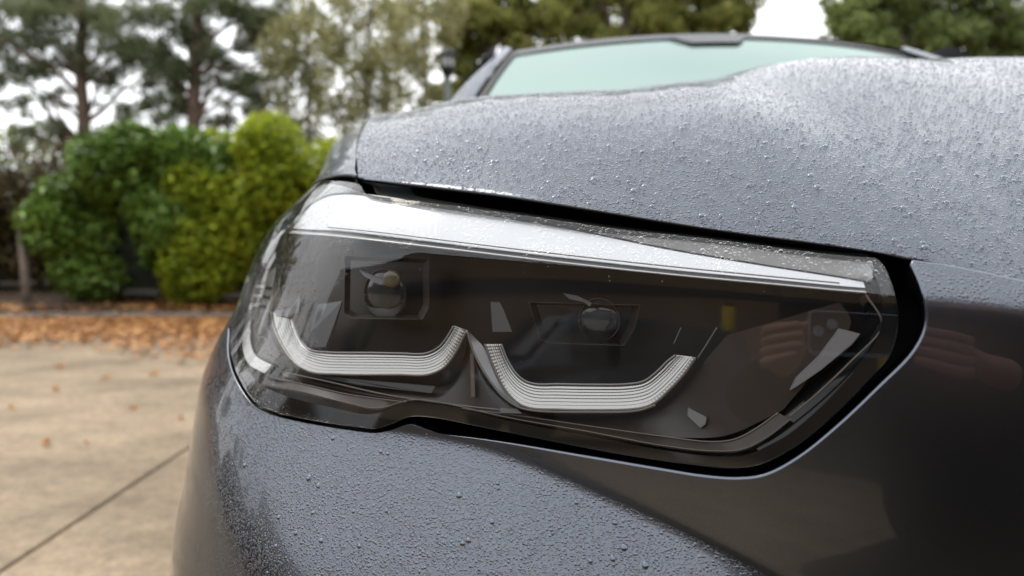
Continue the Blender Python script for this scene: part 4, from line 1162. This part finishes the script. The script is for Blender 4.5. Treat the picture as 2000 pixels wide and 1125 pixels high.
wbox('plinth', -.1, wx1, -10.06, -9.95, 0, .53, M['plinth'])
d_ = wbox('roller_door', -5.2, -.2, -10.06, -10.02, 0, 2.80, M['doorway'])
for k in range(14):
    wbox('door_slat', -5.2, -.2, -10.02, -10.0, .02 + k * .2, .19 + k * .2, M['doorway'])
for i, (bx, by, lab) in enumerate(((-5.6, -9.3, 'dark post with a yellow sleeve at the left jamb of the roller door'), (-2.9, -9.3, 'dark post with a yellow sleeve in front of the middle of the roller door'))):
    b = empty('guard_post', (bx, by, 0)); tag(b, lab, 'guard post', 'yellow guard posts')
    tube('post', [(0, 0, 0), (0, 0, 2.5), (0, 0, 2.54)], [.09, .09, .03], M['doorway'], b, 14)
    lathe_z('sleeve', [(.09, 1.3), (.12, 1.32), (.12, 2.42), (.09, 2.45)], M['yellow'], b)
    lathe_z('foot_plate', [(.0, .03), (.2, .03), (.2, .0)], M['kerb'], b)
wg = empty('side_building', (-19, -5, 0)); tag(wg, 'low brown store joining the warehouse at the side of the yard', 'building')
box('wall', -3, 1.2, -4.85, 6.5, 0, 4.9, M['clad'], wg)
for k in range(11):
    box('cladding_panel', 1.21, 1.26, -4.8 + k * 1.03, -3.80 + k * 1.03, .4, 4.8, M['clad'], wg)
box('parapet', -3.05, 1.32, -4.85, 6.55, 4.91, 5.08, M['fascia'], wg)
# van
M['vanpaint'] = pmat('grey_blue_van_paint', (.12, .15, .18), .3, metal=.3, coat=1.)[0]
M['vanglass'] = pmat('dark_van_glass', (.02, .025, .03), .05, spec=.8)[0]
M['headlamp'] = pmat('van_headlamp', (.6, .6, .6), .1, metal=.8)[0]
van = empty('parked_van', (-6.9, -7.6, 0), math.radians(25)); tag(van, 'grey blue van parked before the brown warehouse wall', 'van')
prof_v = [(-2.3, .35), (-2.35, .7), (-2.3, .95), (-1.65, 1.12), (-1.0, 1.88), (-.6, 1.98), (2.2, 1.98), (2.35, 1.8), (2.4, .4)]
V = [(s * (.92 - (.08 if z > 1.3 else 0)), yv, z) for s in (-1, 1) for yv, z in prof_v]; nvv = len(prof_v)
F = [tuple(range(nvv)), tuple(range(nvv, 2 * nvv))[::-1]] + [(i, nvv + i, nvv + (i + 1) % nvv, (i + 1) % nvv) for i in range(nvv)]
vb = mesh('body', V, F, M['vanpaint'], van, smooth=False)
bm_ = vb.modifiers.new('bevel', 'BEVEL'); bm_.width = .06; bm_.segments = 3
# nose of the van points along -y of its own frame, so turn it round to face the car
van.rotation_euler[2] = math.radians(180 + 20)
mesh('windscreen', [(-.74, -1.60, 1.20), (.74, -1.60, 1.20), (.68, -1.06, 1.82), (-.68, -1.06, 1.82)], [(0, 1, 2, 3)], M['vanglass'], van, smooth=False).location = (0, -.03, .03)
for s in (-1, 1):
    box('headlight', s * .66 - .18, s * .66 + .18, -2.37, -2.28, .74, .90, M['headlamp'], van, bevel=.02)
    box('side_window', s * .90 - .012, s * .90 + .012, -1.0, -.2, 1.2, 1.7, M['vanglass'], van)
    for wy in (-1.5, 1.6):
        V, F = tube_vf([(s * .80, wy, .34), (s * .94, wy, .34)], .34, 24); mesh('wheel', V, F, M['tyre'], van, smooth=False)

# ------------------------------------------------------------------ the photographer, crouching behind the phone
M['skin'] = noisy('skin', (.52, .28, .20), (.62, .36, .26), 25., .5)
M['coat'] = noisy('black_coat_cloth', (.006, .006, .008), (.012, .012, .014), 14., .95, spec=.2)
M['hair'] = pmat('dark_brown_hair', (.02, .012, .008), .7)[0]
M['phone'] = pmat('blue_black_phone', (.012, .016, .026), .12, coat=.6)[0]
M['phone_rim'] = pmat('pale_blue_phone_frame', (.34, .46, .62), .3, metal=.2)[0]
def skinned(name, joints, edges, mat, parent, sub=2, root_i=0):
    me = bpy.data.meshes.new(name); me.from_pydata([j[:3] for j in joints], edges, []); me.update()
    o = bpy.data.objects.new(name, me); col.objects.link(o); o.parent = parent
    me.materials.append(mat)
    sk = o.modifiers.new('skin', 'SKIN'); 
    lay = me.skin_vertices[0].data if me.skin_vertices else None
    if lay is None:
        bmx = bmesh.new(); bmx.from_mesh(me); bmx.verts.layers.skin.verify(); bmx.to_mesh(me); bmx.free(); lay = me.skin_vertices[0].data
    for i, j in enumerate(joints):
        r = j[3]; lay[i].radius = (r, r) if not isinstance(r, tuple) else r
        lay[i].use_root = (i == root_i)
    sk.use_smooth_shade = True
    sb = o.modifiers.new('sub', 'SUBSURF'); sb.levels = sub; sb.render_levels = sub
    return o
person = empty('person', (.17, -.55, 0)); tag(person, 'person in a black coat crouching with a phone held out in both hands', 'person')
off_p = (.17, -.55, 0)
def rel(j): return (j[0] - off_p[0], j[1] - off_p[1], j[2] - off_p[2], j[3])
J = [(.12, -.66, .60, (.24, .17)), (.12, -.60, .82, (.25, .17)), (.12, -.50, 1.02, (.22, .15)), (.14, -.45, 1.12, (.15, .11)), (.16, -.42, 1.20, .06),
     (-.06, -.44, 1.10, .075), (-.33, -.37, .86, .062), (-.145, -.14, .930, .036),
     (.36, -.44, 1.10, .075), (.52, -.34, .86, .062), (.25, -.13, .935, .034),
     (.05, -.66, .56, .11), (-.16, -.26, .50, .10), (-.08, -.52, .10, .06), (-.08, -.40, .045, .045),
     (.29, -.66, .56, .11), (.46, -.26, .50, .10), (.38, -.52, .10, .06), (.36, -.40, .045, .045)]
E_ = [(0, 1), (1, 2), (2, 3), (3, 4), (3, 5), (5, 6), (6, 7), (3, 8), (8, 9), (9, 10), (0, 11), (11, 12), (12, 13), (13, 14), (0, 15), (15, 16), (16, 17), (17, 18)]
skinned('body', [rel(j) for j in J], E_, M['coat'], person)
HJ = [(.16, -.42, 1.20, .058), (.16, -.40, 1.29, .056), (.16, -.385, 1.37, (.075, .085)), (.16, -.39, 1.44, (.078, .092)), (.16, -.40, 1.49, (.055, .065)), (.16, -.305, 1.375, .016), (.16, -.335, 1.32, (.035, .03))]
skinned('head', [rel(j) for j in HJ], [(0, 1), (1, 2), (2, 3), (3, 4), (2, 5), (2, 6)], M['skin'], person)
V, F = [], []
rows = []
for i in range(10):
    th = i / 9 * 1.9
    rows.append([(.16 + .088 * math.sin(th) * math.cos(p), -.405 + .098 * math.sin(th) * math.sin(p) - .01, 1.425 + .09 * math.cos(th)) for p in np.linspace(math.pi * -1.12, math.pi * .12, 30)])
hr = grid_mesh('hair', np.array(rows) - np.array(off_p), M['hair'], person)
for s in (-1, 1):
    box('shoe', .0 if s < 0 else .36, .0 if s < 0 else .36, 0, 0, 0, 0, M['black'], person).hide_render = False
for o in [o for o in bpy.data.objects if o.name.startswith('shoe')]:
    bpy.data.objects.remove(o)
for sx in (-.08, .37):
    V, F = tube_vf([(sx - off_p[0], -.58 - off_p[1], .05), (sx - off_p[0], -.50 - off_p[1], .055), (sx - off_p[0], -.40 - off_p[1], .045), (sx - off_p[0], -.30 - off_p[1], .035)], [.045, .052, .05, .035], 12)
    mesh('shoe', V, F, M['black_gloss'], person)

def hand(s, cx):
    """s = -1: hand on the phone's left end, +1: right end. cx is the end of the phone"""
    q = []
    wr = ((-.135 if s < 0 else .25), -.14, .935, .027)
    pm = (cx + s * .050, -.060, .962, (.030, .018)); pk = (cx + s * .050, -.042, .978, (.030, .016))
    skinned('hand', [rel(wr), rel((cx + s * .062, -.088, .950, (.028, .020))), rel(pm), rel(pk)], [(0, 1), (1, 2), (2, 3)], M['skin'], person, root_i=1)
    for k in range(4):
        z = .990 - k * .0152; l = (.9, 1., .95, .8)[k]
        b_ = (cx + s * .062, -.048, z * .6 + .955 * .4, .0085)
        k1 = (cx + s * .078, -.024, z - .014, .0098); k2 = (cx + s * (.056 - .004 * k), -.002, z - .008, .0092)
        k3 = (cx + s * (.050 - .030 * l), .0010, z - .003, .0084); k4 = (cx + s * (.048 - .050 * l), -.002, z + .001, .0070)
        skinned('finger', [rel(b_), rel(k1), rel(k2), rel(k3), rel(k4)], [(0, 1), (1, 2), (2, 3), (3, 4)], M['skin'], person)
    skinned('thumb', [rel((cx + s * .050, -.070, .955, .014)), rel((cx + s * .030, -.052, .985, .012)), rel((cx + s * .006, -.034, .995, .010)), rel((cx - s * .016, -.031, .997, .008))], [(0, 1), (1, 2), (2, 3)], M['skin'], person)
hand(-1, -.030); hand(1, .125)
ph = empty('phone', (.0475, -.020, .985)); tag(ph, 'blue black phone held level in the crouching person\'s hands', 'phone')
def rrect(w, h, r, y, n=8):
    P = []
    for cx_, cz_, a0_ in ((w - r, h - r, 0), (-w + r, h - r, 90), (-w + r, -h + r, 180), (w - r, -h + r, 270)):
        for k in range(n + 1):
            a = math.radians(a0_ + 90 * k / n); P.append((cx_ + r * math.cos(a), y, cz_ + r * math.sin(a)))
    return P
def slab_rr(name, w, h, r, y0, y1, mat, parent):
    A_ = rrect(w, h, r, y0); B_ = rrect(w, h, r, y1); n = len(A_)
    return mesh(name, A_ + B_, [tuple(range(n)), tuple(range(n, 2 * n))[::-1]] + [(i, n + i, n + (i + 1) % n, (i + 1) % n) for i in range(n)], mat, parent, smooth=False)
slab_rr('case', .0775, .038, .011, -.0035, .0030, M['phone_rim'], ph)
slab_rr('back_glass', .0725, .033, .009, .0029, .0042, M['phone'], ph)
slab_rr('screen', .0745, .035, .009, -.0042, -.0034, M['black_gloss'], ph)
for cx_, cz_ in ((-.060, .022), (-.060, -.002), (-.038, .010)):
    if (cx_, cz_) == (-.060, .022): continue
    V, F = tube_vf([(cx_, .0040, cz_), (cx_, .0062, cz_)], .009, 20); mesh('camera_ring', V, F, M['phone_rim'], ph, smooth=False)

# ------------------------------------------------------------------ loose beads of rain, real ones
def beads(name, C, N, R, mat, parent, flat=.45):
    n = len(C); ref = np.tile([0., 0, 1], (n, 1)) + rng.normal(size=(n, 3)) * .1
    u = np.cross(N, ref); u /= np.linalg.norm(u, axis=1, keepdims=True); w = np.cross(N, u)
    rings = [(1.0, 0.), (.88, .45), (.50, .87)] if n > 4000 else [(1.0, 0.), (.92, .38), (.70, .72), (.36, .93)]; m = 7 if n > 4000 else 10; q_ = len(rings) - 1
    V = []
    ph_ = np.linspace(0, 2 * math.pi, m, endpoint=False)
    st = rng.uniform(.85, 1.25, n)
    for rr, hh in rings:
        for p in ph_:
            V.append(C + (u * math.cos(p) + w * math.sin(p) * st[:, None]) * (R * rr)[:, None] + N * (R * hh * flat)[:, None])
    V.append(C + N * (R * flat)[:, None])
    V = np.stack(V, 1); k = V.shape[1]
    F = []
    for a in range(q_):
        for b in range(m): F.append((a * m + b, a * m + (b + 1) % m, (a + 1) * m + (b + 1) % m, (a + 1) * m + b))
    T = []
    for f in F: T += [(f[0], f[1], f[2]), (f[0], f[2], f[3])]
    for b in range(m): T.append((q_ * m + b, q_ * m + (b + 1) % m, (q_ + 1) * m))
    T = np.array(T); FF = (T[None] + (np.arange(n) * k)[:, None, None]).reshape(-1, 3)
    return mesh(name, V.reshape(-1, 3), FF, mat, parent, kind='stuff')
def beads_on_nose(name, n, xr_, yr_, r0, r1, mat, parent, cond=None):
    px_ = rng.uniform(*xr_, n); py_ = rng.uniform(*yr_, n)
    if cond is not None:
        k = cond(px_, py_); px_, py_ = px_[k], py_[k]
    P, a, z = hit(px_, py_); k = np.isfinite(P).all(1); P, a, z = P[k], a[k], z[k]
    beads(name, P, nrm(a, z), r0 + (r1 - r0) * rng.uniform(size=len(P)) ** 3, mat, parent, .42)
ltop = lambda x: np.interp(x, [p[0] for p in LT[::-1]], [p[1] for p in LT[::-1]])
crease = lambda x: np.interp(x, [600, 900, 1300, 1690], [456, 489, 535, 571])
beads_on_nose('water_beads', 2600, (620, 1690), (360, 570), .0004, .0017, M['water'], hl, lambda x, y: (y > ltop(x) + 3) & (y < crease(x) - 8) & (rng.uniform(size=len(x)) < np.clip((1500 - x) / 800, .12, 1)))
beads_on_nose('water_beads', 130, (600, 1650), (440, 640), .0003, .0011, M['water'], hl, lambda x, y: (y > crease(x) + 4) & (y < crease(x) + 24 + rng.exponential(14, len(x))))
beads_on_nose('water_beads', 900, (455, 640), (400, 720), .0003, .0012, M['water'], hl, lambda x, y: (x > 505 - (y - 470) * .18 + np.abs(y - 470) * .02) & (x < 545 - (y - 470) * .05))
# big beads on the bonnet
n = 21000
uu = rng.uniform(.0, .95, n) ; qq = rng.uniform(.006, .62, n)
def bonnet_pt(xe, q):
    u_ = (xe - XL0) / (1.3 - 2 * XL0)
    yl_ = EW[0, 1] + q; x_ = gap_x(yl_) + (1.3 - 2 * gap_x(yl_)) * u_
    e_ = edge_y(xe); y_ = e_ * (1 - q / HL) + (e_ * .25 + 1.25) * (q / HL)
    return np.stack([x_, y_, bonnet_z(xe, q)], -1)
xe = -.158 + uu * 1.05
B0 = bonnet_pt(xe, qq); Bu = bonnet_pt(xe + .002, qq) - B0; Bv = bonnet_pt(xe, qq + .002) - B0
BN = np.cross(Bu, Bv); BN /= np.linalg.norm(BN, axis=1, keepdims=True)
beads('water_beads', B0, BN, .00040 + .0018 * rng.uniform(size=n) ** 18 + .00065 * rng.uniform(size=n), M['paint_bead'], bonnet, .33)
beads_on_nose('water_beads', 130, (430, 1300), (800, 1120), .0007, .0030, M['paint_bead'], bumper, lambda x, y: (y > np.interp(x, [p[0] for p in AB[6:18]], [p[1] for p in AB[6:18]]) + 8) & (y > 880 + (x - 950) * .42))
